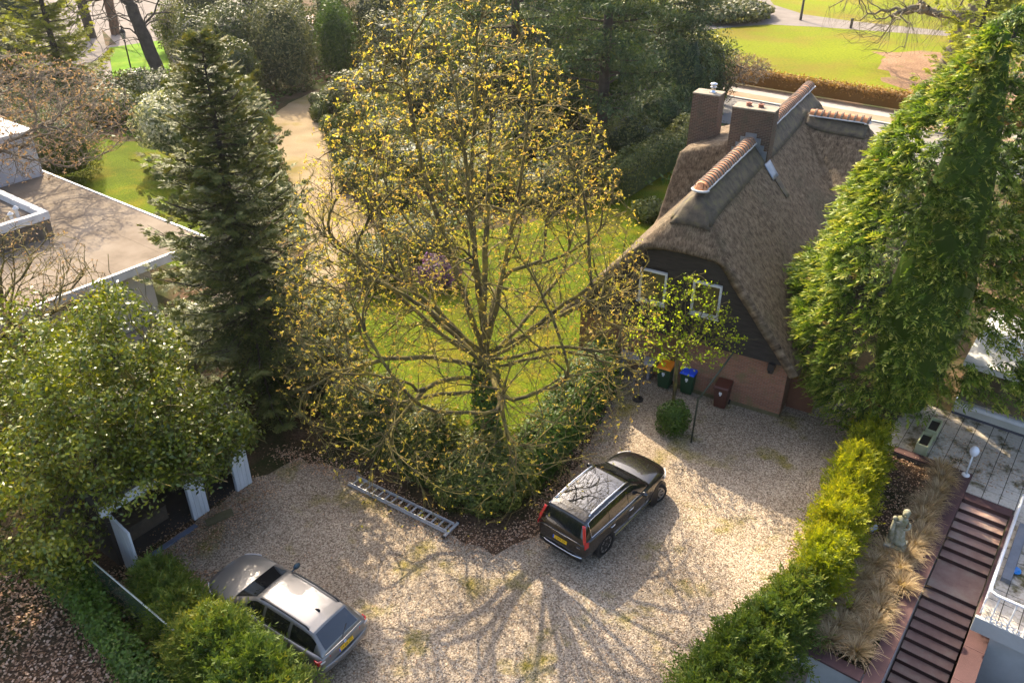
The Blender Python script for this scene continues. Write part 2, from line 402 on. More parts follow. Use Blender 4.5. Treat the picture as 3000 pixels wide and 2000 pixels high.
house = thing('thatched_house', 'brick and black timber house with thatched roof and orange ridge tiles', 'house', (10.13, 25.11, 0), math.radians(-30))
RX = -4.4
def smin(a, b, k=.25): return (a + b - np.sqrt((a - b) ** 2 + k * k)) / 2
def smax(a, b, k=.25): return (a + b + np.sqrt((a - b) ** 2 + k * k)) / 2
def roofz(X, T):
    side = 8.18 - 1.22 * np.sqrt((X - RX) ** 2 + .02)
    # thatch flattens slightly near the right eave
    zm = smin(side, 6.12 + 1.62 * (T + .3), .5)
    zm = smin(zm, 6.1 + 1.6 * (18.9 - T), .4)
    zw = smin(7.72 - 1.2 * np.sqrt((T - 14.4) ** 2 + .02), 7.7 - 1.45 * (X + .9), .3)
    zw = np.where(X < RX, -5, zw)
    z = smax(zm, zw, .55)
    # dormer on the left slope, tucked against the tall chimney
    zd = 7.95 + .36 * (X - RX)
    zd = smin(zd, 7.4 + 3.6 * (T - 8.75), .2); zd = smin(zd, 7.4 + 2.6 * (12.6 - T), .25)
    zd = smin(zd, 6.6 + 7.0 * (X + 7.85), .15); zd = np.where(X > RX + .2, -5, zd)
    z = smax(z, zd, .25)
    # eyebrow swelling over the small window in the right slope
    z = z + .42 * np.exp(-((T - 11.2) / 1.0) ** 2 - ((X + 1.1) / .75) ** 2)
    z = z + .16 * np.exp(-((T - 6.2) / 2.2) ** 2 - ((X + 1.6) / 1.4) ** 2) - .12 * np.exp(-((T - 9.0) / 1.2) ** 2 - ((X + 1.8) / 1.5) ** 2)
    return z
xs = np.arange(-9.7, 2.75, .11); ts = np.arange(-.32, 19.2, .11)
GX, GT = np.meshgrid(xs, ts)
GZ = roofz(GX, GT)
gx_ = np.gradient(GZ, .11, axis=1); gt_ = np.gradient(GZ, .11, axis=0)
rr_ = np.random.default_rng(3).normal(0, 1, GZ.shape)
GZn = GZ + rr_ * .012
idx = np.arange(GZ.size).reshape(GZ.shape)
ok = (GZ > 2.2)
cell = ok[:-1, :-1] & ok[1:, :-1] & ok[:-1, 1:] & ok[1:, 1:]
F = np.stack([idx[:-1, :-1], idx[:-1, 1:], idx[1:, 1:], idx[1:, :-1]], -1)[cell]
used = np.zeros(GZ.size, bool); used[F.ravel()] = True; remap = np.cumsum(used) - 1
V = np.stack([GX, GT, GZn], -1).reshape(-1, 3)[used]
me = npmesh('roof', V, remap[F], smooth=True)
fl = me.attributes.new('flow', 'FLOAT_VECTOR', 'POINT')
sx = np.abs(gx_) > np.abs(gt_)
flow = np.stack([np.where(sx, GT, GX), np.where(sx, GZ, GZ), GX * 0], -1).reshape(-1, 3)[used]
fl.data.foreach_set('vector', flow.astype(np.float32).ravel())
roof = link('roof', me, M_thatch, house)
md = roof.modifiers.new('thick', 'SOLIDIFY'); md.thickness = .34; md.offset = -1
# ridge strips (dark, under the tiles)
def ridge_strip(t0, t1, name, along='t', c0=0, n=40, wid=.78, end=False):
    b = MB(); x0 = RX
    for sgn in (-1, 1):
        def fn(u, v):
            t = t0 + (t1 - t0) * v; d = wid * u * sgn
            x, y = (x0 + d, t) if along == 't' else (t, c0 + d)
            return (x, y, float(roofz(np.array(x), np.array(y))) + .022)
        b.grid(fn, 5, n)
    return b.build(name, M_ridgecap, roof, smooth=True, solid=.05)
ridge_strip(.35, 7.3, 'ridge_strip'); ridge_strip(8.15, 18.2, 'ridge_strip'); ridge_strip(RX + .9, -.75, 'ridge_strip', 'x', 14.4, 20, .62)
hs = MB()                                   # strip closing the half-hip end of the ridge
hs.grid(lambda u, v: (RX + (u - .5) * (.5 + 1.0 * v), .95 - .75 * v, float(roofz(np.array(RX + (u - .5) * (.5 + v)), np.array(.95 - .75 * v))) + .05), 8, 6)
hs.build('ridge_strip', M_ridgecap, roof, smooth=True, solid=.07)
def ridge_z(x, t): return float(roofz(np.array(x), np.array(t)))
M_collar = noisemat('tile_collar', [(.12, .085, .06), (.22, .17, .13)], 9, .9, .3, 30)
def tile_mesh(L=.30, r0=.25, r1=.285):
    b = MB(); n = 10
    for (rr, yy) in ((r0, 0), (r1, L)): pass
    vs = []; fs = []
    for rr, yy in ((r0, 0), (r0 + .005, L * .66), (r1, L * .70), (r1, L)):
        for k in range(n + 1):
            a = math.pi * k / n; vs.append((rr * math.cos(a), yy, rr * math.sin(a)))
    for i in range(3):
        for k in range(n): fs.append((i * (n + 1) + k, i * (n + 1) + k + 1, (i + 1) * (n + 1) + k + 1, (i + 1) * (n + 1) + k))
    me = bpy.data.meshes.new('ridge_tile'); me.from_pydata(vs, [], fs); me.update(); me.materials.append(M_tile); me.materials.append(M_collar)
    me.polygons.foreach_set('material_index', [0] * n + [1] * (2 * n))
    return me
TM = tile_mesh()
def add_tile(x, y, z, rz, tilt=0):
    o = bpy.data.objects.new('ridge_tile', TM); C.objects.link(o); o.parent = roof
    o.location = (x, y, z); o.rotation_euler = (tilt + random.uniform(-.02, .02), random.uniform(-.03, .03), rz + random.uniform(-.02, .02))
    o.scale = (random.uniform(.97, 1.04),) * 3
random.seed(5)
t = 1.0
while t < 7.1: add_tile(RX, t, 8.03, 0); t += .265
t = 8.1
while t < 17.9: add_tile(RX, t, 8.03, 0); t += .265
x = RX + .95
while x < -.95: add_tile(x, 14.4, 7.60, -math.pi / 2); x += .3
mo = MB()
for sg in (-1, 1):
    for (a, b_) in ((1.0, 7.28), (8.12, 18.1)):
        mo.tube([(RX + sg * .275, a + (b_ - a) * i / 20, 8.045 + .012 * math.sin(i * 2.1)) for i in range(21)], .038, 6)
    mo.tube([(RX + .95 + 2.5 * i / 10, 14.4 + sg * .27, 7.61) for i in range(11)], .038, 6)
mo.tube([(RX + .3 * math.cos(a), 1.0 - .24 * math.sin(a), 8.02) for a in np.linspace(0, math.pi, 11)], .045, 6)
mo.tube([(-.93 + .22 * math.sin(a), 14.4 + .29 * math.cos(a), 7.58) for a in np.linspace(0, math.pi, 11)], .045, 6)
mo.build('mortar_bed', M_mortar, roof, smooth=True)
for k in range(3):                         # fan of cut tiles closing the ridge
    a0, a1 = math.pi * (k + .06) / 3, math.pi * (k + .94) / 3
    b = MB(); b.grid(lambda u, v: (RX + .27 * math.cos(a0 + (a1 - a0) * u) * (1 - .35 * v), 1.02 - .21 * math.sin(a0 + (a1 - a0) * u) * (1 - v), 8.03 + .245 * math.sin(a0 + (a1 - a0) * u) ** .5 * v), 4, 4)
    b.build('end_tile', M_tile, roof, solid=.025)
    b = MB(); b.grid(lambda u, v: (-.95 + .2 * math.sin(a0 + (a1 - a0) * u) * (1 - v), 14.4 + .25 * math.cos(a0 + (a1 - a0) * u) * (1 - .35 * v), 7.6 + .24 * math.sin(a0 + (a1 - a0) * u) ** .5 * v), 4, 4)
    b.build('end_tile', M_tile, roof, solid=.025)
# chimneys
def chimney(x0, x1, y0, y1, z0, z1, tx=0., cap=.07):
    b = MB(); b.hexa([(x0 - tx, y0, z0), (x1 + tx, y0, z0), (x1 + tx, y1, z0), (x0 - tx, y1, z0)], [(x0, y0, z1), (x1, y0, z1), (x1, y1, z1), (x0, y1, z1)])
    o = b.build('chimney', M_chbrick, house, uv=True, bevel=.012)
    c = MB(); c.box(x0 - .02, x1 + .02, y0 - .02, y1 + .02, z1 + .002, z1 + cap); c.build('cap', M_capst, o, bevel=.02)
    return o
ch1 = chimney(-5.35, -3.6, 7.3, 8.1, 6.6, 9.34)
for x in (-4.78, -4.28):
    b = MB(); b.lathe([(.12, 9.41), (.125, 9.44), (.10, 9.455), (.10, 9.50), (.13, 9.50), (.13, 9.54), (.085, 9.545), (.08, 9.45)], (x, 7.72, 0), 12); b.build('chimney_pot', M_clay, ch1, smooth=True)
ch2 = chimney(-7.95, -6.72, 10.0, 10.85, 0, 8.98, .12)
b = MB(); b.lathe([(.19, 9.05), (.10, 9.10), (.095, 9.28), (.15, 9.29), (.15, 9.31), (.095, 9.33), (.095, 9.38), (.17, 9.39), (.16, 9.45), (.02, 9.50)], (-7.15, 10.4, 0), 14); b.build('flue_cowl', M_steel, ch2, smooth=True)
# lead flashing, stepped round the ridge, and the apron on the right
fb = MB()
for k, (dx, z) in enumerate(((-.62, 7.62), (-.47, 7.85), (-.30, 8.12), (-.1, 8.3), (.1, 8.3), (.30, 8.12), (.47, 7.85), (.62, 7.62))):
    fb.box(RX + dx - .13, RX + dx + .13, 7.262 - .003 * k, 7.296, z - .35, z + .12)
fb.build('lead_flashing', M_lead, ch1)
def rz2(x, t, o=.03): return (x, t, ridge_z(x, t) + o)
fb = MB(); fb.grid(lambda u, v: rz2(-3.62 + .5 * v, 7.05 + .85 * u - .1 * v, .05), 6, 4); fb.build('lead_apron', M_lead, ch1, smooth=True, solid=.02)
fb = MB(); fb.grid(lambda u, v: rz2(-3.15 + .65 * v, 7.15 + .55 * u, .035), 5, 5); fb.build('dark_roof_strip', M_ridgecap, ch1, smooth=True, solid=.02)  # dark strip of ridge strip material beside the lead apron
# eyebrow window opening
b = MB(); b.add([rz2(-.55, 10.3, -.15), rz2(-.55, 12.1, -.15), (-.35, 12.1, 3.35), (-.35, 10.3, 3.35)], [(0, 1, 2, 3)])
b.build('dormer_window', M_pane, house)
# walls
b = MB(); b.box(-4.28, -.02, .10, 17.9, 0, 2.42); wall1 = b.build('wall', M_brick, house, uv=True)
b = MB(); b.box(-8.7, -4.283, .55, 17.9, 0, 2.42); b.build('wall', M_brick, house, uv=True)
M_plinth = noisemat('mossy_plinth', [(.09, .085, .035), (.16, .13, .07)], 4, .95, .4, 20)
b = MB(); b.box(-4.275, -.01, .085, .3, 0, .16); b.build('plinth', M_plinth, house)
b = MB(); b.box(.02, 1.0, 1.0, 1.1, 0, 2.4); b.build('porch_wall', noisemat('rust_brown_boards', [(.13, .055, .03), (.2, .09, .05)], 2, .8, .2, 20), house)
# inner gable (dark backing behind the boards)
b = MB(); pts = [(-8.75, 2.44), (-.05, 2.44), (-2.6, 5.55), (-2.75, 5.8), (-6.05, 5.8), (-6.2, 5.55)]
n = len(pts); b.add([(x, .06, z) for x, z in pts] + [(x, .3, z) for x, z in pts], [tuple(range(n)), tuple(range(n, 2 * n))[::-1]] + [(i, (i + 1) % n, (i + 1) % n + n, i + n) for i in range(n)])
gab = b.build('gable', M_black, house)
WIN = [(-6.02, -4.93, 3.60, 4.95), (-3.92, -2.82, 3.60, 4.95)]
z = 2.36; k = 0
while z < 5.9:
    z1 = z + .25; hw = (7.72 - (z + .12)) / 1.22; lo, hi = RX - hw, RX + hw
    spans = [(lo, hi)]
    for (a, c, wz0, wz1) in WIN:
        if z1 > wz0 + .02 and z < wz1 - .02:
            ns = []
            for (p, q) in spans:
                if q <= a or p >= c: ns.append((p, q)); continue
                if a - p > .05: ns.append((p, a + .01))
                if q - c > .05: ns.append((c - .01, q))
            spans = ns
    for (p, q) in spans:
        b = MB(); y0 = -.02 - .004 * (k % 3)
        b.hexa([(p, y0 - .035, z), (q, y0 - .035, z), (q, .06, z), (p, .06, z)], [(p, y0, z1 + .02), (q, y0, z1 + .02), (q, .06, z1 + .02), (p, .06, z1 + .02)])
        b.build('weatherboard', M_black, gab)
    z = z1; k += 1
for (a, c, z0, z1) in WIN:
    b = MB(); b.box(a + .05, c - .05, .0, .02, z0 + .05, z1 - .05); wn = b.build('window', M_pane, house)
    b = MB(); f = .085
    b.box(a, a + f, -.09, .03, z0, z1); b.box(c - f, c, -.09, .03, z0, z1); b.box(a + f + .001, c - f - .001, -.085, .03, z0, z0 + f); b.box(a + f + .001, c - f - .001, -.085, .03, z1 - f, z1)
    b.build('frame', M_white, wn, bevel=.006)
    b = MB(); b.box(a - .04, c + .04, -.14, -.092, z0 - .05, z0 - .003); b.build('sill', M_white, wn)
b = MB(); b.box(-.72, -.48, -.22, .1, 2.12, 2.38); b.lathe([(.02, 1.98), (.1, 2.0), (.12, 2.12)], (-.6, -.12, 0), 10); b.build('wall_lamp', plain('lamp_black', (.015, .015, .016), .4), house)
b = MB(); b.tube([(-4.26, .07, .3), (-4.26, .07, 2.35)], .035, 8); b.build('downpipe', noisemat('zinc_pipe', [(.25, .19, .15), (.33, .27, .22)], 3, .6), house)

# ================================================================== flat-roofed bungalow
KX, KY = -14.1, 35.1
def bf(i, j, z=0): return (KX - .8 * i - .6 * j, KY + .6 * i - .8 * j, z)
bung = thing('bungalow', 'low cream bungalow with a wide flat felt roof and white fascia', 'house', bf(8, 8))
M_felt = noisemat('roof_felt', [(.14, .113, .085), (.185, .152, .118), (.22, .185, .145)], .7, .98, .2, 15, spec=.02)
M_cream = noisemat('cream_render', [(.38, .36, .30), (.50, .47, .40)], 1.5, .9, .1, 20)
M_whiteplaster = noisemat('white_render', [(.48, .49, .53), (.58, .59, .63)], .8, .85, .05, 20)
b = MB(); b.box(.062, 26, .062, 24, 2.72, 2.99, bf); rf = b.build('roof', M_felt, bung)
for k in range(22):                         # felt sheets with lapped seams
    b = MB(); b.box(.08, 25.9, .08 + k * 1.08, .08 + (k + 1) * 1.08 + .04, 2.99, 2.996 + .004 * (k % 2), bf); b.build('felt_sheet', M_felt, rf)
b = MB(); b.box(-.1, .06, -.1, 24, 2.66, 3.04, bf); b.build('fascia', M_white, bung, bevel=.01)
b = MB(); b.box(.061, 26, -.06, .06, 2.7, 3.04, bf); b.build('fascia', noisemat('zinc_edge', [(.45, .44, .46), (.6, .59, .6)], 2, .5, 0, metal=.2), bung, bevel=.01)
b = MB(); b.box(.35, 14, 3.0, 24, 0, 2.58, bf); wl = b.build('wall', M_cream, bung)
b = MB()
b.box(.325, .36, 5.2, 6.9, 1.5, 2.3, bf); b.build('window', M_pane, bung)
for (a_, c_) in ((5.1, 5.195), (6.905, 7.0)):
    b = MB(); b.box(.31, .36, a_, c_, 1.4, 2.4, bf); b.build('window_frame', M_white, bung)
b = MB(); b.box(.335, .36, 8.2, 11.5, .2, 2.2, bf); b.build('window', M_pane, bung)
b = MB(); b.box(6.1, 16, 4.15, 12, 2.9, 3.85, bf); bx = b.build('raised_roof_box', noisemat('shaded_upstand', [(.09, .075, .055), (.16, .13, .1)], 2, .9, .3, 15), bung)  # shade on the box's outer face is put into this dark colour
b = MB()
b.box(6.05, 6.35, 4.1, 12.05, 3.852, 4.22, bf); b.box(6.351, 16, 4.1, 4.4, 3.852, 4.22, bf); b.box(6.351, 16, 11.75, 12.05, 3.852, 4.22, bf)
b.build('parapet', M_white, bx, bevel=.01)
b = MB(); b.box(6.36, 15.9, 4.41, 11.74, 3.86, 3.9, bf); b.build('felt_floor', M_felt, bx)
def vent(i, j, z, h=.35, r=.1):
    c = bf(i, j, z); b = MB(); b.lathe([(r, -.02), (r, h * .7), (r * 1.9, h * .72), (r * 1.9, h * .8), (r * .5, h)], c, 12); b.build('roof_vent', M_white, bung, smooth=False)
vent(3.0, 8.6, 2.99, .5, .12); vent(8.7, 5.8, 3.9, .45, .12); vent(7.2, 5.0, 3.9, .6, .07); vent(6.9, 5.4, 3.9, .5, .07)
b = MB(); b.box(14.6, 22, .3, 7, 2.9, 5.4, bf); b.build('upper_storey', M_whiteplaster, bung)
b = MB(); b.box(14.5, 22.2, .15, 7.2, 5.401, 5.55, bf); b.build('upper_storey_edge', M_white, bung)
sheet('brick_forecourt', [bf(-3.5, 6.0)[:2], bf(-3.5, -3.0)[:2], bf(0.3, -3.2)[:2], bf(0.3, 6)[:2]], -.006,
      brickmat('forecourt_brick', (.34, .20, .13), (.28, .16, .11), (.25, .2, .16), moss=(.2, .14, .09)))

# ================================================================== white garage under the holly
GO = Vector((-11.7, 17.7, 0))
def gf(a, d, z=0): return (GO.x + .59 * a - .81 * d, GO.y + .81 * a + .59 * d, z)   # a along the front, d into the garage
gar = thing('garage', 'white boarded garage with open doors half hidden under the holly', 'garage', gf(2.3, 2))
M_wboard = noisemat('white_boards', [(.52, .53, .52), (.70, .71, .71)], 1.3, .6, .15, 25, stretch=(6, 6, .6))
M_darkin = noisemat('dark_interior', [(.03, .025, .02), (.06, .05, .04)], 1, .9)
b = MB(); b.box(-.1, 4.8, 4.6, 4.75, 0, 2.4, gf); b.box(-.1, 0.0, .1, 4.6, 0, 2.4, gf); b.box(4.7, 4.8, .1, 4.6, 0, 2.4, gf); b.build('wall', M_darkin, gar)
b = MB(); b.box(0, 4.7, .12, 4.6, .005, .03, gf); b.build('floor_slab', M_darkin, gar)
b = MB(); b.box(-.3, 5.0, -.2, 5, 2.62, 2.74, gf); b.build('roof', noisemat('garage_felt', [(.06, .055, .05), (.1, .09, .08)], 1, .95), gar)
def boards(parent, name, a0, a1, z0, z1, d0=0., n=None):
    n = n or max(1, round((a1 - a0) / .14)); w_ = (a1 - a0) / n
    for i in range(n):
        b = MB(); b.box(a0 + i * w_ + .004, a0 + (i + 1) * w_ - .004, d0 - .012 - .004 * (i % 2), d0 + .03, z0, z1, gf); b.build(name, M_wboard, parent)
b = MB(); b.box(2.42, 3.0, .031, .12, 0, 2.4, gf); p1_ = b.build('post', M_wboard, gar); boards(p1_, 'board', 2.42, 3.0, 0, 2.38)
b = MB(); b.box(4.12, 4.72, .031, .12, 0, 2.4, gf); p2_ = b.build('post', M_wboard, gar); boards(p2_, 'board', 4.12, 4.72, 0, 2.38)
b = MB(); b.box(-.2, 4.9, .0, .1, 2.1, 2.6, gf); b.build('fascia', M_wboard, gar)
# open door leaf on the left, swung outwards
lf = MB(); lf.box(-.02, .03, -1.15, -.02, .03, 2.1, lambda a, d, z: gf(a - .35 * d * -1 * .25, d, z)); dl = lf.build('door_leaf', M_wboard, gar)
for i in range(8):
    b = MB(); y0 = -1.14 + i * .14; b.box(.031, .05 + .004 * (i % 2), y0, y0 + .132, .04, 2.09, lambda a, d, z: gf(a + .25 * .35 * d, d, z)); b.build('board', M_wboard, dl)
# things on the garage floor
crate = thing('wooden_crate', 'low dark wooden crate just inside the open garage door', 'crate', gf(1.2, 1.4))
M_oldwood = noisemat('old_wood', [(.06, .045, .03), (.12, .09, .06)], 3, .85, .3, 20)
b = MB(); b.box(.4, 2.0, .75, 2.3, .03, .55, gf); b.build('body', M_oldwood, crate, bevel=.01)
for i in range(6):
    b = MB(); b.box(.38 + i * .275, .38 + i * .275 + .26, .73, 2.32, .552, .58, gf); b.build('plank', M_oldwood, crate)
b = MB(); b.box(.3, 2.3, -.35, -.18, .0, .06, gf); tag(b.build('threshold_strip', noisemat('blue_steel', [(.10, .12, .17), (.17, .2, .26)], 2, .5), None, base=gf(1.3, -.27)), 'blue grey steel strip lying along the garage threshold', 'metal strip')
st = thing('stone_block', 'pair of mossy concrete slabs on the leaves beside the garage', 'stone slab', (-9.48, 19.75, 0))
for k in range(2):
    b = MB(); cx, cy = -9.6 + .25 * k, 19.62 + .22 * k
    q = [(cx + .3 * math.cos(a + .6), cy + .3 * math.sin(a + .6)) for a in (0.5, 2.64, 3.64, 5.78)]
    b.prism(q, 0, .09 + .03 * k); b.build('slab', M_plinth, st, bevel=.01)

# ================================================================== neighbour's terrace, stairs and planting bed
M_burg = noisemat('burgundy_concrete', [(.068, .034, .032), (.105, .053, .05)], 1.6, .75, .15, 25)
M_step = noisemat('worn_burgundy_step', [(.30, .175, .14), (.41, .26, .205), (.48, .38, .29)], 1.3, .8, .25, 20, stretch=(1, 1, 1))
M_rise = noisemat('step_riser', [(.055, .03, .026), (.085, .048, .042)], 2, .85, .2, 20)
M_slab = patchmat('terrace_slab', [(.42, .36, .29), (.54, .475, .39), (.62, .56, .47)], [(.07, .05, .03), (.12, .10, .05), (.22, .21, .11)], 1.8, .5, .64, fine=12, bump=.2)
M_concw = noisemat('pale_concrete', [(.33, .33, .305), (.44, .44, .415)], 1.2, .85, .1, 20)
terr = thing('terrace', 'pale slabbed terrace littered with leaves beside the burgundy stairs', 'terrace', e_frame(-2, 1))
ZT = .12
b = MB(); b.box(-4.9, -1.06, -3.2, 6, -.2, ZT - .03, e_frame); b.box(-1.059, -.02, .0, 6, -.2, ZT - .03, e_frame); b.box(-.019, 5.0, 1.42, 6, -.2, ZT - .03, e_frame)
base_ = b.build('base', noisemat('joint_soil', [(.05, .042, .032), (.09, .075, .055)], 4, .95), terr)
rs = random.Random(11)
for ip in range(20):
    for iq in range(18):
        p0, q0 = -4.88 + ip * .5, -3.0 + iq * .5
        p1, q1 = p0 + .476, q0 + .476
        pc, qc = (p0 + p1) / 2, (q0 + q1) / 2
        if not ((pc < -1.3) or (pc < -.3 and qc > .2) or (qc > 1.66 and pc < 4.9)): continue
        if qc > 5.9: continue
        b = MB(); dz = rs.uniform(-.004, .004); b.box(p0, p1, q0, q1, ZT - .028, ZT + dz, e_frame); b.build('slab', M_slab, terr)
stairs = thing('garden_stairs', 'burgundy concrete garden stairs with a landing going down beside the terrace', 'stairs', e_frame(3, .7, -1))
def step(p0, p1, z, k):
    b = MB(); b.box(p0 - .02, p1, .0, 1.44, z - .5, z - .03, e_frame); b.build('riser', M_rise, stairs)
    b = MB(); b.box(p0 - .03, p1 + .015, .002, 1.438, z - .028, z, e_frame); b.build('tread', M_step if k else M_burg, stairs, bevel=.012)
step(-.34, 0, ZT - .002, 0)
z = ZT
for k in range(6): z -= .17; step(k * .325, (k + 1) * .325, z, 1)
zl = z - .0
p = 6 * .325
step(p, p + 1.35, zl - .17, 1); z = zl - .17; p += 1.35
for k in range(14): z -= .17; step(p, p + .325, z, 1); p += .325
cop = thing('stair_coping', 'flat burgundy coping wall between the grassy bed and the stairs', 'wall', e_frame(4, -.2))
b = MB(); b.box(-1.45, 9.6, -.36, -.03, -3.2, .08, e_frame); b.build('wall', M_concw, cop)
for k in range(11):
    b = MB(); b.box(-1.46 + k, -1.462 + k + 1, -.42, .0, .082, .15, e_frame); b.build('coping_stone', M_burg, cop, bevel=.008)
cop2 = thing('terrace_coping', 'short burgundy coping along the terrace edge above the leafy bed', 'wall', e_frame(-1.3, -1.2))
for k in range(3):
    b = MB(); b.box(-1.46, -1.1, -2.6 + k * .72, -2.6 + k * .72 + .718, -.2, .15, e_frame); b.build('coping_stone', M_burg, cop2, bevel=.008)
rw = thing('stair_wall', 'low burgundy wall running down from under the balcony', 'wall', e_frame(6, 1.7, -2))
b = MB(); b.box(3.9, 12, 1.5, 1.96, -4.2, -.98, e_frame); b.build('wall', M_burg, rw)
for k in range(6):
    b = MB(); b.box(3.9 + k * 1.35, 3.9 + (k + 1) * 1.35 - .004, 1.46, 2.0, -.98, -.9, e_frame); b.build('coping_stone', M_burg, rw, bevel=.008)
bw = thing('bed_wall', 'white rendered retaining wall with burgundy coping below the grasses', 'wall', e_frame(9.1, -2, -2))
b = MB(); b.box(8.85, 9.12, -3.6, -.43, -3.2, .07, e_frame); b.build('wall', M_concw, bw)
for k in range(3):
    b = MB(); b.box(8.8, 9.2, -3.6 + k * 1.05, -3.6 + (k + 1) * 1.05 - .004, .071, .14, e_frame); b.build('coping_stone', M_burg, bw, bevel=.008)
b = MB(); b.box(9.0, 9.1, -1.9, -1.2, -1.3, -.6, e_frame)
b2 = MB(); b2.box(9.12, 9.14, -2.3, -1.7, -1.6, -.55, e_frame); b2.build('vent_opening', noisemat('brown_shutter', [(.2, .15, .1), (.28, .21, .15)], 3, .8), bw)
sheet('lower_yard', [e_frame(*q)[:2] for q in ((-.2, -3.7), (16.5, -3.7), (16.5, 8.2), (-.2, 8.2))], -3.1, M_soil)
pw = thing('pit_wall', 'grey concrete wall closing off the sunken yard beyond the hedge', 'wall', e_frame(12, -3.6, -2))
b = MB(); b.box(9.1, 16, -3.75, -3.6, -3.2, -.03, e_frame); b.build('wall', M_concw, pw)
# white terrace edge (balcony) with railing
bal = thing('balcony_edge', 'white concrete balcony edge with lattice railing above the stairs', 'balcony', e_frame(5, 3))
b = MB(); b.box(-.1, 4.97, 1.44, 1.56, -.34, .13, e_frame); b.build('side_kerb', M_burg, bal, bevel=.01)
b = MB(); b.box(4.98, 5.1, 1.44, 6, -.40, .14, e_frame); b.build('edge_beam', M_concw, bal, bevel=.015)
b = MB(); b.box(3.85, 4.8, 2.0, 6, -3.2, -.21, e_frame); b.build('lower_wall', M_concw, bal)
M_rail = plain('white_railing', (.72, .72, .72), .4)
rl = MB(); HT = 1.0
topr = [e_frame(.05, 1.53, ZT + HT), e_frame(4.75, 1.53, ZT + HT), e_frame(4.95, 1.56, ZT + HT), e_frame(5.04, 1.72, ZT + HT), e_frame(5.05, 6, ZT + HT)]
rl.tube(topr, .042, 8); railing = rl.build('handrail', M_rail, bal, smooth=True)
for pp in np.arange(.05, 5.0, 1.2):
    b = MB(); b.tube([e_frame(pp, 1.53, .13), e_frame(pp, 1.53, ZT + HT)], .02, 6); b.build('rail_post', M_rail, bal)
for qq in np.arange(1.8, 6, .42):
    b = MB(); b.bar(e_frame(5.05, qq, .13), e_frame(5.05, qq, ZT + HT), .03); b.build('baluster', M_rail, bal)
b = MB(); b.tube([e_frame(5.05, 2.9, -.3), e_frame(5.12, 2.9, .5)], .05, 6); b.build('post_foot', M_rail, bal)
lat = MB()                                  # fish-scale lattice: rows of little hoops
for row in range(5):
    for i in range(33):
        c = .1 + i * .148 + (.074 if row % 2 else 0); zz = .2 + row * .17
        lat.tube([e_frame(c + .074 * math.cos(a), 1.53, zz + .15 * math.sin(a)) for a in np.linspace(0, math.pi, 7)], .02, 4, False)
lat.build('lattice', M_rail, bal)
lat = MB()
for i in range(30):
    c = 1.75 + i * .14
    lat.tube([e_frame(5.05, c + .07 * math.cos(a), .19 + .1 * math.sin(a)) for a in np.linspace(0, math.pi * 2, 9)], .014, 4, False)
lat.build('hoop_border', M_rail, bal)
# house wall behind the terrace
nb = thing('neighbour_house', 'cream house wall with a long glazed front behind the terrace', 'house', e_frame(-5.2, 1))
b = MB(); b.box(-9, -4.92, -1.5, 7, -.2, .55, e_frame); b.build('wall', M_cream, nb)
b = MB(); b.box(-4.96, -4.88, -1.5, 7, .02, .2, e_frame); b.build('skirting', plain('dark_plinth', (.07, .065, .075), .8), nb)
b = MB(); b.box(-5.05, -4.8, -1.5, 7, .552, .68, e_frame); b.build('window_sill', M_white, nb)
b = MB(); b.box(-5.0, -4.94, -1.45, 6.9, .8, 2.5, e_frame); b.build('window', M_pane, nb)
b = MB(); b.box(-5.0, -4.88, -1.5, 7, .681, .8, e_frame); b.build('window_frame', M_steel, nb)
b = MB(); b.box(-9, -4.3, -1.6, 7, 2.501, 2.75, e_frame); b.build('roof_edge', M_white, nb)
# planters, garden lamp, statue, floodlight, blue dish
M_plant = noisemat('mossy_planter', [(.36, .36, .19), (.48, .48, .29)], 4, .85, .2, 20)
def planter(p, q):
    t = thing('planter', 'mossy cream trough planter on the terrace, at its edge over the bed' if p > -2.3 else 'mossy cream trough planter on the terrace, tucked under the big conifer', 'planter', e_frame(p, q, ZT), group=None)
    b = MB(); w_, l_ = .2, .46
    for (a0, a1, c0, c1) in ((-l_, l_, -w_, -w_ + .05), (-l_, l_, w_ - .05, w_), (-l_, -l_ + .05, -w_ + .05, w_ - .05), (l_ - .05, l_, -w_ + .05, w_ - .05)):
        b.box(p + a0, p + a1, q + c0, q + c1, ZT + .02, ZT + .42, e_frame)
    b.build('trough', M_plant, t, bevel=.006)
    b = MB(); b.box(p - l_ + .05, p + l_ - .05, q - w_ + .05, q + w_ - .05, ZT + .05, ZT + .30, e_frame); b.build('soil', M_darkin, t)
    for s_ in (-1, 1):
        b = MB(); b.box(p + s_ * .36 - .06, p + s_ * .36 + .06, q - w_ - .02, q + w_ + .02, ZT, ZT + .05, e_frame); b.build('foot', M_plant, t)
planter(-1.95, -1.78); planter(-3.05, -1.75)
lp = thing('garden_lamp', 'small white post lamp with a drooping glass bell beside the stairs', 'lamp', e_frame(-1.25, -.2, .15))
lb = MB(); lb.lathe([(.13, .15), (.13, .19), (.05, .22)], e_frame(-1.25, -.2), 12); lb.build('foot', M_rail, lp)
lb = MB(); lb.tube([e_frame(-1.25, -.2, .2), e_frame(-1.25, -.2, 1.05)], .028, 8); lb.build('post', M_rail, lp, smooth=True)
lb = MB(); lb.lathe([(.05, 1.0), (.11, 1.05), (.15, 1.16), (.15, 1.26), (.09, 1.36), (.02, 1.40)], e_frame(-1.25, -.2), 14); lb.build('lamp_bell', plain('opal_glass', (.7, .7, .72), .2), lp, smooth=True)
M_stone = noisemat('mossy_stone', [(.11, .105, .035), (.24, .23, .15), (.36, .34, .28)], 6, .9, .4, 25)
stt = thing('statue', 'mossy stone garden statue of a draped figure on a square pedestal', 'statue', (11.75, 18.25, 0))
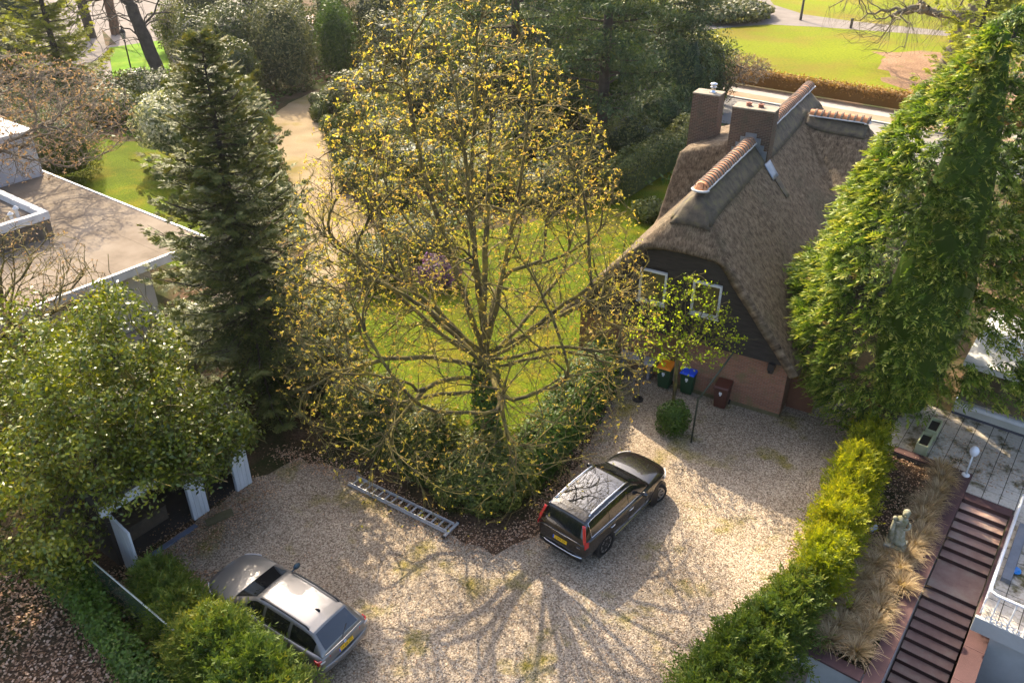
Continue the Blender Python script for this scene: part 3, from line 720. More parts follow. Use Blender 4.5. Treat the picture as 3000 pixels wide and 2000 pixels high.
def srot(x, y, z): a = math.radians(-36); x, y, z = x * 1.05, y * 1.05, z * 1.05; return (11.75 + x * math.cos(a) - y * math.sin(a), 18.25 + x * math.sin(a) + y * math.cos(a), z)
b = MB(); b.box(-.27, .27, -.27, .27, 0, .08, srot); b.box(-.23, .23, -.23, .23, .081, .36, srot); b.box(-.28, .28, -.28, .28, .361, .43, srot); b.build('pedestal', M_stone, stt, bevel=.015)
def stat_body():
    b = MB(); rr = np.random.default_rng(2)
    prof = [(.20, .43), (.22, .50), (.20, .56), (.17, .66), (.155, .80), (.145, .95), (.13, 1.06), (.15, 1.16), (.165, 1.26), (.15, 1.34), (.075, 1.40), (.06, 1.44)]
    n = 20; vs = []
    for j, (r, z) in enumerate(prof):
        for k in range(n):
            a = 2 * math.pi * k / n; f = 1 + (.10 * math.sin(7 * a + j * .35) if z < 1.05 else .03 * math.sin(4 * a))
            dx = .03 * math.sin(z * 4.2); vs.append(srot(dx + r * f * math.cos(a) * 1.08, r * f * math.sin(a) * .85, z))
    b.add(vs, [(j * n + k, j * n + (k + 1) % n, (j + 1) * n + (k + 1) % n, (j + 1) * n + k) for j in range(len(prof) - 1) for k in range(n)] + [tuple(range(n))[::-1]])
    b.tube([srot(.15, 0, 1.30), srot(.25, -.03, 1.15), srot(.17, -.14, 1.07), srot(.02, -.17, 1.14)], [.055, .05, .042, .035], 8)
    b.tube([srot(-.15, 0, 1.30), srot(-.24, -.05, 1.22), srot(-.17, -.16, 1.22), srot(-.05, -.17, 1.30)], [.055, .05, .042, .035], 8)
    return b
stat_body().build('figure', M_stone, stt, smooth=True, subsurf=1)
b = MB(); b.sphere(srot(.03, -.02, 1.54), (.10, .105, .125), 14, 10); b.sphere(srot(.03, .03, 1.58), (.115, .11, .10), 12, 8); b.sphere(srot(.03, -.125, 1.53), (.018, .03, .025), 8, 6)
b.build('head', M_stone, stt, smooth=True)
b = MB(); b.sphere(srot(-.2, -.1, 1.34), .075, 12, 8); b.tube([srot(-.16, -.1, .6), srot(-.19, -.1, .9), srot(-.2, -.1, 1.3)], [.10, .08, .05], 8); b.build('urn_and_drape', M_stone, stt, smooth=True)
fld = thing('floodlight', 'small grey floodlight on a ground spike beside the yew hedge', 'floodlight', (11.35, 18.95, 0))
b = MB(); b.tube([(11.35, 18.95, 0), (11.37, 18.95, .28)], .015, 6); b.build('spike', plain('dark_metal', (.04, .04, .045), .5), fld)
b = MB(); b.hexa([(11.26, 18.86, .26), (11.50, 18.98, .30), (11.47, 19.04, .30), (11.23, 18.92, .26)], [(11.24, 18.88, .36), (11.48, 19.0, .42), (11.45, 19.06, .42), (11.21, 18.94, .36)]); b.build('lamp_head', plain('grey_metal', (.45, .46, .48), .35), fld)
b = MB(); b.lathe([(.02, .135), (.13, .14), (.16, .18), (.155, .21), (.12, .17), (.02, .16)], e_frame(2.55, 2.0), 16)
tag(b.build('plastic_dish', plain('bright_blue_plastic', (.01, .22, .62), .35), None, smooth=True, base=e_frame(2.55, 2.0, .13)), 'round bright blue plastic dish left on the terrace slabs', 'dish')
b = MB(); b.box(.35, 3.2, 1.72, 1.98, ZT + .005, ZT + .16, e_frame)
tag(b.build('gutter_trough', noisemat('grey_trough', [(.12, .13, .15), (.2, .21, .23)], 2, .6), None, base=e_frame(1.8, 1.85, ZT)), 'long dark grey trough lying along the white railing', 'trough')
# ================================================================== vegetation tools
def unit(v): return v / (np.linalg.norm(v, axis=-1, keepdims=True) + 1e-9)

def leafquads(P, D, Nn, l, w):
    """diamond leaves: P centres, D axes, Nn normals, l lengths, w widths"""
    S = unit(np.cross(Nn, D)); l = np.asarray(l).reshape(-1, 1); w = np.asarray(w).reshape(-1, 1)
    V = np.stack([P - D * l * .5, P + S * w * .5 + D * l * .05, P + D * l * .5, P - S * w * .5 + D * l * .05], 1).reshape(-1, 3)
    return V, np.arange(len(P) * 4).reshape(-1, 4)

def leaf_obj(name, P, D, Nn, l, w, mat, parent, rng, rnd=None, spread=.25):
    n = len(P)
    V, F = leafquads(P, D, Nn, l * (1 + spread * rng.normal(0, 1, n)).clip(.4, 1.8), w * (1 + spread * rng.normal(0, 1, n)).clip(.4, 1.8))
    me = npmesh(name, V, F, rng.random(n) if rnd is None else rnd)
    return link(name, me, mat, parent)

def lumps(rng, k=9, fmin=1.5, fmax=5):
    W_ = rng.normal(0, 1, (k, 3)); W_ = unit(W_) * rng.uniform(fmin, fmax, (k, 1)); ph = rng.uniform(0, 6.28, k)
    return lambda d: np.sin(d @ W_.T + ph).mean(-1) * 1.6

def broad_cloud(P, Nn, rng, tilt=.8):
    n = len(P); nn = unit(Nn + rng.normal(0, tilt, (n, 3)) * .6)
    D = unit(np.cross(nn, rng.normal(0, 1, (n, 3)))); return D, nn

def spray_cloud(P, Nn, rng, droop=.0, out=1.0):
    n = len(P); D = unit(Nn * out + rng.normal(0, .55, (n, 3)) + np.array([0, 0, -droop]))
    nn = unit(np.cross(D, rng.normal(0, 1, (n, 3)))); return D, nn

def feather(O, D, L, m, bl, bw, rng, ang=.85, droop=.2, flat=1., roll=None):
    """flat leafy sprays: shoots from O along D, with m little blades set in two ranks"""
    n = len(O); L = np.asarray(L).reshape(-1, 1); up = rng.normal(0, 1 - .7 * flat, (n, 3)) + np.array([0, 0, 1.])
    S = unit(np.cross(D, up)); Nn = unit(np.cross(S, D)); Ps, Ds, Ns, Us = [], [], [], []
    for j in range(m):
        u = (j + .6) / m; tip = j == m - 1; sg = 1 if j % 2 else -1; a = (0 if tip else ang) + rng.normal(0, .16, (n, 1))
        p = O + D * L * u + np.array([0, 0, -1.]) * (L * droop * u * u); d = unit(D * np.cos(a) + S * (sg * np.sin(a)) + np.array([0, 0, -1.]) * droop * u * 1.2 + rng.normal(0, .10, (n, 3)))
        lb = bl * (1.05 - .55 * u); Ps.append(p + d * lb * .5); Ds.append(d); Ns.append(unit(Nn + rng.normal(0, .25, (n, 3)))); Us.append(np.full(n, u))
    return np.concatenate(Ps), np.concatenate(Ds), np.concatenate(Ns), np.concatenate(Us)

def core_mesh(name, fn, nu, nv, mat, parent):  # solid core added in a dark leaf tone to block the view through foliage
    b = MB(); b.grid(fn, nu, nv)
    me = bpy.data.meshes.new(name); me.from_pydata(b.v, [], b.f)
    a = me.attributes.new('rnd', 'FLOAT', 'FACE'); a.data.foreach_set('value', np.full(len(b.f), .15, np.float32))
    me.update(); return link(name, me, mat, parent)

def bush(name, label, cat, c, r, n, l, w, mat, seed, style='broad', group=None, lump=.18, droop=.1, zcut=-.35, stem=True, power=.5, root=None):
    """lumpy leafy mound; c is the ground point, r=(rx,ry,height)"""
    rng = np.random.default_rng(seed)
    rt = root or thing(name, label, cat, (c[0], c[1], c[2] if len(c) > 2 else 0), group=group)
    cz = (c[2] if len(c) > 2 else 0) + r[2] * .42; rad = np.array([r[0], r[1], r[2] * .58])
    L = lumps(rng, 10, 2, 6)
    d = unit(rng.normal(0, 1, (int(n * 1.6), 3))); d = d[d[:, 2] > zcut - .35][:n]
    sc_ = (1 + lump * L(d * 2))[:, None]; depth = (1.06 - .36 * rng.random((len(d), 1)) ** 1.6)
    P = np.array([c[0], c[1], cz]) + d * rad * sc_ * depth
    nn = unit(d / rad)
    ok_ = P[:, 2] > .03; P, nn = P[ok_], nn[ok_]
    D, q = (broad_cloud if style == 'broad' else lambda a, b_, g: spray_cloud(a, b_, g, droop))(P, nn, rng)
    L2 = lumps(rng, 8, 1, 3)
    rn = np.clip(.5 + .28 * L2(P) + rng.normal(0, .2, len(P)), 0, 1)
    leaf_obj('foliage', P, D, q, l, w, mat, rt, rng, rn)
    def cf(u, v):
        th = u * 2 * math.pi; ph = -.75 + v * (math.pi / 2 + .75)
        dd = np.array([math.cos(th) * math.cos(ph), math.sin(th) * math.cos(ph), math.sin(ph)])
        p = np.array([c[0], c[1], cz]) + dd * rad * (1 + lump * L(dd * 2)) * .70
        return (p[0], p[1], max(p[2], (c[2] if len(c) > 2 else 0) - .02))
    core_mesh('inner_core', cf, 18, 9, mat, rt)
    return rt

def hedge(name, label, cat, pts, wid, h, n, l, w, mat, seed, style='spray', lump=.14, droop=-.15, taper=.85, round_=.5, group=None, topvar=.15):
    """hedge along a polyline; cross-section is a rounded block"""
    rng = np.random.default_rng(seed)
    pts = np.array(pts, float); seg = np.linalg.norm(np.diff(pts, axis=0), axis=1); cum = np.r_[0, np.cumsum(seg)]; LL = cum[-1]
    wid = np.broadcast_to(np.asarray(wid, float), (len(pts),)); hh = np.broadcast_to(np.asarray(h, float), (len(pts),))
    mid = pts[len(pts) // 2]
    rt = thing(name, label, cat, (mid[0], mid[1], 0), group=group)
    Lm = lumps(rng, 12, .8, 3.2) if style == 'broad' else lumps(rng, 18, 1.2, 6.5)
    def surf(s, a, k=1.):
        i = np.clip(np.searchsorted(cum, s, 'right') - 1, 0, len(seg) - 1); t_ = (s - cum[i]) / seg[i]
        p = pts[i] + (pts[i + 1] - pts[i]) * t_[:, None]; d = (pts[i + 1] - pts[i]) / seg[i][:, None]
        nrm = np.stack([d[:, 1], -d[:, 0]], 1)
        W = (wid[i] + (wid[i + 1] - wid[i]) * t_) / 2; H = hh[i] + (hh[i + 1] - hh[i]) * t_
        ca, sa = np.cos(a), np.sin(a)
        x = np.sign(ca) * np.abs(ca) ** round_; z = np.abs(sa) ** round_
        x = x * (1 - (1 - taper) * z)
        endf = np.clip(np.minimum(s, LL - s) / (W + .05) + .45, 0, 1) ** .5
        q = np.stack([p[:, 0], p[:, 1], 0 * s], 1)
        g = (1 + lump * Lm(np.stack([q[:, 0], q[:, 1], z * 1.5 + x], 1))) * k
        P = q + np.concatenate([nrm * (x * W * g * endf)[:, None], (z * H * (1 + topvar * Lm(q * 1.3)) * (k if k == 1 else .84) * (.75 + .25 * endf))[:, None]], 1)
        Nn = unit(np.concatenate([nrm * (ca)[:, None], (sa + .1)[:, None]], 1))
        return P, Nn
    s = rng.random(n) * LL; a = np.where(rng.random(n) < .5, rng.uniform(.02, math.pi - .02, n), rng.normal(math.pi / 2, .55, n).clip(.02, math.pi - .02))
    P, Nn = surf(s, a); P += Nn * np.where(rng.random((n, 1)) < (.16 if style == 'broad' else .3), rng.random((n, 1)) * (.22 if style == 'broad' else .34), -(rng.random((n, 1)) ** 1.6) * .38)
    P[:, 2] = np.maximum(P[:, 2], .02)
    L2 = lumps(rng, 8, .8, 2.5)
    if style == 'broad':
        D, q = broad_cloud(P, Nn, rng); rn = np.clip(.5 + .25 * L2(P) + rng.normal(0, .2, n), 0, 1)
        leaf_obj('foliage', P, D, q, l, w, mat, rt, rng, rn)
    else:                               # sprays: l = shoot length, w = blade length
        sd = unit(Nn * .9 + rng.normal(0, .45, (n, 3)) + np.array([0, 0, -droop])); Ls = l * rng.uniform(.45, 1.35, n)
        big = rng.random(n) < .16; Ls[big] *= 1.75
        base = np.clip(.5 + .25 * L2(P) + rng.normal(0, .12, n), 0, 1)
        FP, FD, FN, FU = feather(P - sd * (Ls * .45)[:, None], sd, Ls, 9, w, w * .2, rng, .8, .18)
        rn = np.clip(np.tile(base, 9) * .65 + .42 * FU - .08 + rng.normal(0, .06, len(FP)), 0, 1)
        leaf_obj('foliage', FP, FD, FN, w, w * .26, mat, rt, rng, rn)
    def cf(u, v):
        p, _ = surf(np.array([v * LL * .985 + LL * .007]), np.array([.001 + u * (math.pi - .002)]), .68); return p[0]
    core_mesh('inner_core', cf, 10, max(6, int(LL / .5)), mat, rt)
    return rt

# ---- skeleton trees
class Skel:
    def __init__(s, seed): s.rng = np.random.default_rng(seed); s.pos = []; s.par = []; s.dir = []; s.lev = []
    def path(s, pts, parent, lev):
        last = parent
        for i, p in enumerate(pts):
            p = np.asarray(p, float)
            d = p - s.pos[last] if last >= 0 else np.array([0, 0, 1.])
            s.pos.append(p); s.par.append(last); s.dir.append(d / (np.linalg.norm(d) + 1e-9)); s.lev.append(lev); last = len(s.pos) - 1
        return last
    def limb(s, start_idx, pts, lev=1, step=.35, jit=.04):
        pts = [s.pos[start_idx]] + [np.asarray(p, float) for p in pts]; out = []
        n = len(pts)
        # Catmull-Rom through the points
        for i in range(n - 1):
            p0 = pts[max(i - 1, 0)]; p1 = pts[i]; p2 = pts[i + 1]; p3 = pts[min(i + 2, n - 1)]
            m = max(2, int(np.linalg.norm(p2 - p1) / step))
            for k in range(1, m + 1):
                t = k / m; out.append(.5 * ((2 * p1) + (-p0 + p2) * t + (2 * p0 - 5 * p1 + 4 * p2 - p3) * t * t + (-p0 + 3 * p1 - 3 * p2 + p3) * t ** 3) + s.rng.normal(0, jit, 3))
        return s.path(out, start_idx, lev)
    def level(s, T, lev, step, batches=4, bend=.5, jit=.03, lift=0., ang=.8, maxd=None, minlev=0):
        T = np.asarray(T); order = np.argsort(np.linalg.norm(T - s.pos[0], axis=1)); T = T[order]
        for B in np.array_split(T, batches):
            pos = np.array(s.pos); dr = np.array(s.dir); best = np.zeros(len(B), int); cost = np.zeros(len(B))
            for c0 in range(0, len(B), 400):
                df = B[c0:c0 + 400, None, :] - pos[None]; ds = np.linalg.norm(df, axis=2)
                cs = (df * dr[None]).sum(2) / (ds + 1e-6)
                cc = ds * (1 + ang * (1 - cs)); best[c0:c0 + 400] = cc.argmin(1); cost[c0:c0 + 400] = np.take_along_axis(ds, cc.argmin(1)[:, None], 1)[:, 0]
            for t, i, c in zip(B, best, cost):
                if maxd and c > maxd: continue
                p0 = s.pos[i]; m = max(2, int(c / step)); ctrl = p0 + s.dir[i] * c * bend + np.array([0, 0, lift * c]) + s.rng.normal(0, jit * 2, 3)
                out = []
                for k in range(1, m + 1):
                    u = k / m; out.append((1 - u) ** 2 * p0 + 2 * u * (1 - u) * ctrl + u * u * t + (s.rng.normal(0, jit, 3) if k < m else 0))
                s.path(out, i, lev)
    def finish(s, r_tip, r_root):
        s.pos = np.array(s.pos); s.par = np.array(s.par); s.dir = np.array(s.dir); s.lev = np.array(s.lev)
        n = len(s.pos); ch = np.zeros(n, int); np.add.at(ch, s.par[s.par >= 0], 1); s.tips = np.where(ch == 0)[0]
        cnt = np.where(ch == 0, 1., 0.)
        for i in range(n - 1, 0, -1): cnt[s.par[i]] += cnt[i]
        e = math.log(r_root / r_tip) / math.log(max(2, cnt[0])); s.rad = r_tip * cnt ** e
        return s
    def mesh(s, name):
        i = np.where(s.par >= 0)[0]; p = s.par[i]; A = s.pos[p]; B = s.pos[i]; rb = s.rad[i]; ra = np.minimum(s.rad[p], rb * 1.35)
        d = unit(B - A); A = A - d * (ra * .25)[:, None]; B = B + d * (rb * .25)[:, None]
        Vs = []; Fs = []; off = 0
        for k, m in ((8, rb > .09), (5, (rb <= .09) & (rb > .025)), (3, rb <= .025)):
            if not m.any(): continue
            a, b_, dd = A[m], B[m], d[m]; ref = np.where(np.abs(dd[:, 2:3]) < .9, [[0, 0, 1.]], [[1., 0, 0]])
            sx = unit(np.cross(dd, ref)); sy = np.cross(sx, dd); th = np.arange(k) * 2 * math.pi / k
            ring = sx[:, None, :] * np.cos(th)[None, :, None] + sy[:, None, :] * np.sin(th)[None, :, None]
            V = np.concatenate([a[:, None] + ring * ra[m][:, None, None], b_[:, None] + ring * rb[m][:, None, None]], 1)
            n = len(a); bs = off + np.arange(n)[:, None] * 2 * k; j = np.arange(k); j2 = (j + 1) % k
            F = np.stack([bs + j, bs + j2, bs + k + j2, bs + k + j], -1).reshape(-1, 4)
            Vs.append(V.reshape(-1, 3)); Fs.append(F); off += n * 2 * k
        F = np.concatenate(Fs)
        return npmesh(name, np.concatenate(Vs), F, smooth=True)

def in_crown(rng, n, c, prof, z0, z1, pw=.45, sx=1., sy=1.):
    """random points under a radius profile prof(t), t in 0..1 from z0 to z1, biased to the outside"""
    out = []
    tt = np.linspace(0, 1, 60); pr = np.array([prof(t) for t in tt]); wt = pr ** 1.6 + .05; wt /= wt.sum()
    t = rng.choice(tt, n, p=wt) + rng.normal(0, .012, n); t = t.clip(0, 1); R = np.interp(t, tt, pr)
    th = rng.uniform(0, 2 * math.pi, n); r = R * rng.random(n) ** pw
    return np.stack([c[0] + sx * r * np.cos(th), c[1] + sy * r * np.sin(th), z0 + (z1 - z0) * t], 1)

def starbuds(sk, tips, rng, mat, parent, k=5, l=.11, w=.045, droop=.5, name='crown', per=1):
    P0 = sk.pos[tips]; D0 = sk.dir[tips]; n = len(tips); Ps = []; Ds = []; rn = []
    base = rng.random(n)
    for j in range(k):
        a = 2 * math.pi * j / k + rng.uniform(0, 6.28, n)
        ref = unit(np.cross(D0, rng.normal(0, 1, (n, 3)))); sd = np.cross(D0, ref)
        d = unit(D0 * .35 + ref * np.cos(a)[:, None] + sd * np.sin(a)[:, None] + np.array([0, 0, -droop]) * rng.random((n, 1)))
        Ps.append(P0 + d * l * .5); Ds.append(d); rn.append((base + rng.normal(0, .15, n)).clip(0, 1))
    P = np.concatenate(Ps); D = np.concatenate(Ds); nn = unit(np.cross(D, rng.normal(0, 1, D.shape))); sz = np.tile(rng.choice([.45, .75, 1., 1.3], n, p=[.25, .25, .3, .2]), k)
    P = P - D * (l * .5 * (1 - sz))[:, None]
    return leaf_obj(name, P, D, nn, l * sz, w * sz, mat, parent, rng, np.concatenate(rn))

# ---- foliage materials
L_holly = leafmat('holly_leaf', [(0.0461, 0.0649, 0.0069), (0.0956, 0.1297, 0.0104), (0.1914, 0.2161, 0.0156), (0.3829, 0.3242, 0.026)], .25, .36, .5)
L_rhodo = leafmat('rhododendron_leaf', [(0.0297, 0.052, 0.01), (0.0638, 0.0894, 0.0142), (0.1275, 0.1464, 0.0248), (0.2125, 0.2034, 0.0355)], .25, .5, .3)
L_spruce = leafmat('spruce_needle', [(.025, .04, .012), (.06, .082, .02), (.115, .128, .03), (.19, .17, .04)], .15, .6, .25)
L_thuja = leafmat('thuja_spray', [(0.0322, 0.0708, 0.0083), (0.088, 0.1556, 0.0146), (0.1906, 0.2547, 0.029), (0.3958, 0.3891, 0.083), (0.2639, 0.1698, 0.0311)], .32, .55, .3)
L_yew = leafmat('yew_spray', [(0.0405, 0.0718, 0.0048), (0.1215, 0.1676, 0.0064), (0.27, 0.2813, 0.0096), (0.432, 0.3591, 0.016)], .42, .55, .3)
L_bush = leafmat('conifer_bush_spray', [(0.024, 0.0523, 0.0085), (0.0534, 0.0987, 0.0137), (0.1135, 0.1568, 0.0205), (0.2269, 0.2091, 0.0256)], .3, .55, .3)
L_pine = leafmat('pine_needle', [(0.024, 0.0485, 0.0224), (0.0457, 0.0809, 0.0336), (0.0781, 0.1155, 0.0416), (0.1442, 0.1617, 0.04)], .2, .6, .25)
L_dark = leafmat('dark_evergreen', [(0.0182, 0.0315, 0.0088), (0.0423, 0.0605, 0.0135), (0.0832, 0.1029, 0.0203), (0.1361, 0.1452, 0.027)], .2, .5, .35)
L_grey = leafmat('glossy_laurel', [(0.0245, 0.0371, 0.0132), (0.0588, 0.0743, 0.0262), (0.1274, 0.132, 0.0525), (0.294, 0.2722, 0.126)], .22, .55, .25)
L_larch = leafmat('larch_tuft', [(.10, .14, .02), (.20, .23, .03), (.32, .32, .05)], .45, .6, .2)
L_chest = leafmat('chestnut_bud', [(0.3312, 0.3295, 0.044), (0.46, 0.3973, 0.055), (0.5336, 0.4167, 0.077), (0.4968, 0.3101, 0.099)], .5, .5, .3, 1.2)
L_lime = leafmat('young_green_leaf', [(0.23, 0.3438, 0.0108), (0.3881, 0.5025, 0.0144), (0.5463, 0.6083, 0.0216)], .5, .45, .3, 1.1)
L_brown = leafmat('bare_bud', [(.20, .12, .07), (.32, .20, .12), (.42, .29, .18)], .25, .7, .2)
L_beech = leafmat('dry_beech_leaf', [(.14, .075, .02), (.26, .15, .035), (.36, .20, .06), (.22, .17, .04)], .35, .6, .25)
L_box = leafmat('clipped_box', [(0.0308, 0.0545, 0.0075), (0.0693, 0.0968, 0.0105), (0.1232, 0.1331, 0.015)], .2, .5, .3)
L_ivy = leafmat('ivy_leaf', [(0.0255, 0.0611, 0.0075), (0.0595, 0.1132, 0.0105), (0.1063, 0.1742, 0.0135)], .22, .5, .3)
L_straw = leafmat('dry_grass', [(0.2328, 0.1598, 0.0822), (0.3724, 0.2721, 0.1518), (0.5353, 0.426, 0.2656)], .3, .7, .2)
L_white = leafmat('white_blossom_shrub', [(.05, .08, .025), (.12, .15, .06), (.40, .40, .30), (.62, .60, .52)], .3, .5, .3)
L_gold = leafmat('golden_shrub', [(.22, .18, .01), (.34, .26, .015), (.40, .30, .03)], .35, .5, .3)
L_purple = leafmat('purple_blossom', [(.03, .05, .02), (.14, .06, .16), (.28, .12, .34)], .3, .5, .3)
L_litter = leafmat('fallen_leaf', [(0.162, 0.081, 0.0405), (0.324, 0.1755, 0.0945), (0.513, 0.324, 0.2025), (0.648, 0.459, 0.324)], .15, .6, .3)
M_bark = noisemat('mossy_bark', [(.05, .04, .026), (.12, .098, .034), (.27, .21, .035)], 2.2, .9, .6, 14)
M_twig = noisemat('grey_bark', [(.10, .08, .055), (.19, .155, .11)], 3, .9, .4, 18)
M_darkbark = noisemat('dark_bark', [(.04, .033, .026), (.085, .07, .055)], 2, .95, .6, 10)
M_palebark = noisemat('beech_bark', [(.12, .10, .065), (.22, .18, .11)], 1.2, .9, .4, 8)
# ================================================================== horse chestnut
def chestnut():
    t = thing('chestnut_tree', 'large horse chestnut with ivy clad trunk and yellow opening buds', 'tree', (-.75, 22.4, 0))
    s = Skel(21); R = s.rng
    top = s.path([(-.75, 22.4, -.05)] , -1, 0)
    top = s.limb(0, [(-.74, 22.4, 1.5), (-.8, 22.4, 3.2), (-.9, 22.45, 4.6)], 0, .3, .01)
    f1 = top
    lead = s.limb(f1, [(-.98, 22.5, 6.4), (-1.1, 22.5, 8.2), (-1.15, 22.5, 10.5), (-1.0, 22.5, 12.6), (-.9, 22.5, 14.6)], 1, .35, .015)
    # second and third stems
    s.limb(f1, [(-1.35, 22.6, 6.2), (-2.0, 22.7, 8.4), (-2.6, 22.8, 10.8), (-2.9, 22.8, 13.2)], 1, .35, .015)
    s.limb(f1, [(-.5, 22.2, 6.4), (-.1, 22.1, 8.6), (.3, 22.0, 11.0), (.5, 21.9, 13.0)], 1, .35, .015)
    s.limb(f1, [(-.9, 23.2, 6.2), (-.8, 24.0, 8.2), (-.7, 24.6, 10.6), (-.6, 24.9, 12.6)], 1, .35, .015)
    s.limb(f1, [(-.9, 21.9, 6.0), (-1.0, 21.0, 8.0), (-1.1, 20.4, 10.2), (-1.2, 20.2, 12.0)], 1, .35, .015)
    tr = [i for i in range(len(s.pos)) if s.lev[i] == 0]
    def near(z): return min(tr, key=lambda i: abs(s.pos[i][2] - z))
    LB = [(3.2, [(-2.3, 22.0, 3.35), (-3.8, 21.7, 3.2), (-5.2, 21.5, 4.1), (-6.6, 21.3, 4.2)]),
          (4.2, [(-2.0, 22.3, 5.2), (-3.4, 22.2, 6.8), (-5.0, 22.0, 8.6), (-6.4, 21.8, 9.8)]),
          (4.4, [(-1.9, 22.9, 5.4), (-3.4, 23.4, 6.6), (-5.2, 24.0, 7.4), (-6.8, 24.4, 8.0)]),
          (4.4, [(.3, 22.6, 5.0), (1.6, 22.8, 5.9), (3.0, 23.0, 6.4), (4.6, 23.1, 6.9)]),
          (4.2, [(.2, 22.0, 4.8), (1.3, 21.6, 5.4), (2.6, 21.0, 5.6), (3.9, 20.6, 5.4)]),
          (4.0, [(.4, 22.4, 4.4), (1.8, 22.4, 4.7), (3.2, 22.4, 4.3), (4.4, 22.4, 4.2)]),
          (3.8, [(-.6, 21.4, 4.4), (-.4, 20.2, 4.7), (-.2, 19.0, 4.3), (0, 18.2, 3.6)]),
          (3.7, [(-1.7, 21.5, 4.3), (-2.6, 20.5, 4.6), (-3.4, 19.5, 4.1), (-4.0, 18.9, 3.4)]),
          (4.2, [(-.8, 23.6, 4.9), (-.5, 25.0, 5.7), (-.2, 26.4, 6.3), (0, 27.6, 6.8)]),
          (4.2, [(-2.0, 23.5, 4.8), (-3.2, 24.8, 5.4), (-4.2, 26.0, 5.8)]),
          (4.3, [(.2, 23.4, 5.0), (1.3, 24.6, 5.9), (2.4, 25.8, 6.6)]),
          (3.9, [(-2.2, 22.0, 4.7), (-3.8, 21.2, 5.2), (-5.4, 20.6, 5.0), (-6.4, 20.3, 4.4)]),
          (4.5, [(.4, 21.7, 5.8), (1.5, 21.0, 7.2), (2.6, 20.4, 8.4)]),
          (4.5, [(-1.6, 21.6, 5.9), (-2.8, 20.8, 7.4), (-4.0, 20.2, 8.6)])]
    for z, p in LB: s.limb(near(z), p, 1, .35, .018)
    c = (-1.45, 22.4)
    prof = lambda u: float(np.interp(u, [0, .15, .3, .45, .6, .75, .88, .96, 1], [4.9, 5.7, 6.0, 5.5, 4.7, 3.8, 2.7, 1.6, .5]))
    T = in_crown(R, 480, c, prof, 3.0, 15.2, .5); s.level(T, 2, .35, 5, .5, .015, -.08)
    T = in_crown(R, 2900, c, prof, 2.0, 15.5, .42); T = T[R.random(len(T)) < np.clip((T[:, 2] - .5) / 5.5, .3, 1)]; s.level(T, 3, .32, 4, .55, .010, -.16)
    T = in_crown(R, 14500, c, lambda u: prof(u) * 1.03, 1.6, 15.9, .36); T = T[R.random(len(T)) < np.clip((T[:, 2] - 1.0) / 6.5, .14, 1) * np.where((T[:, 0] > 1.2) & (T[:, 1] < 20.6) & (T[:, 2] < 6), .35, 1)]; s.level(T, 4, .24, 3, .55, .008, -.22, maxd=1.5)
    # drooping end twigs low down
    T = in_crown(R, 170, (-2.0, 22.2), lambda u: 4.9, 1.1, 3.4, .3); s.level(T, 4, .22, 2, .3, .04, .12, maxd=2.2)
    s.finish(.0052, .30)
    link('trunk', s.mesh('trunk'), M_bark, t)
    tips = s.tips; tips = tips[R.random(len(tips)) < .84]; starbuds(s, tips, R, L_chest, t, 6, .074, .030, .5)
    # ivy on the trunk
    n = 5200; z = R.uniform(0, 4.3, n); a = R.uniform(0, 6.283, n); rr = .43 + .05 * np.sin(a * 3 + z * 2) + R.normal(0, .035, n)
    P = np.stack([-.77 - .035 * z + rr * np.cos(a), 22.4 + rr * np.sin(a), z], 1); Nn = np.stack([np.cos(a), np.sin(a), .3 + 0 * a], 1)
    D, q = broad_cloud(P, Nn, R); leaf_obj('ivy', P, D, q, .11, .085, L_ivy, t, R)
chestnut()

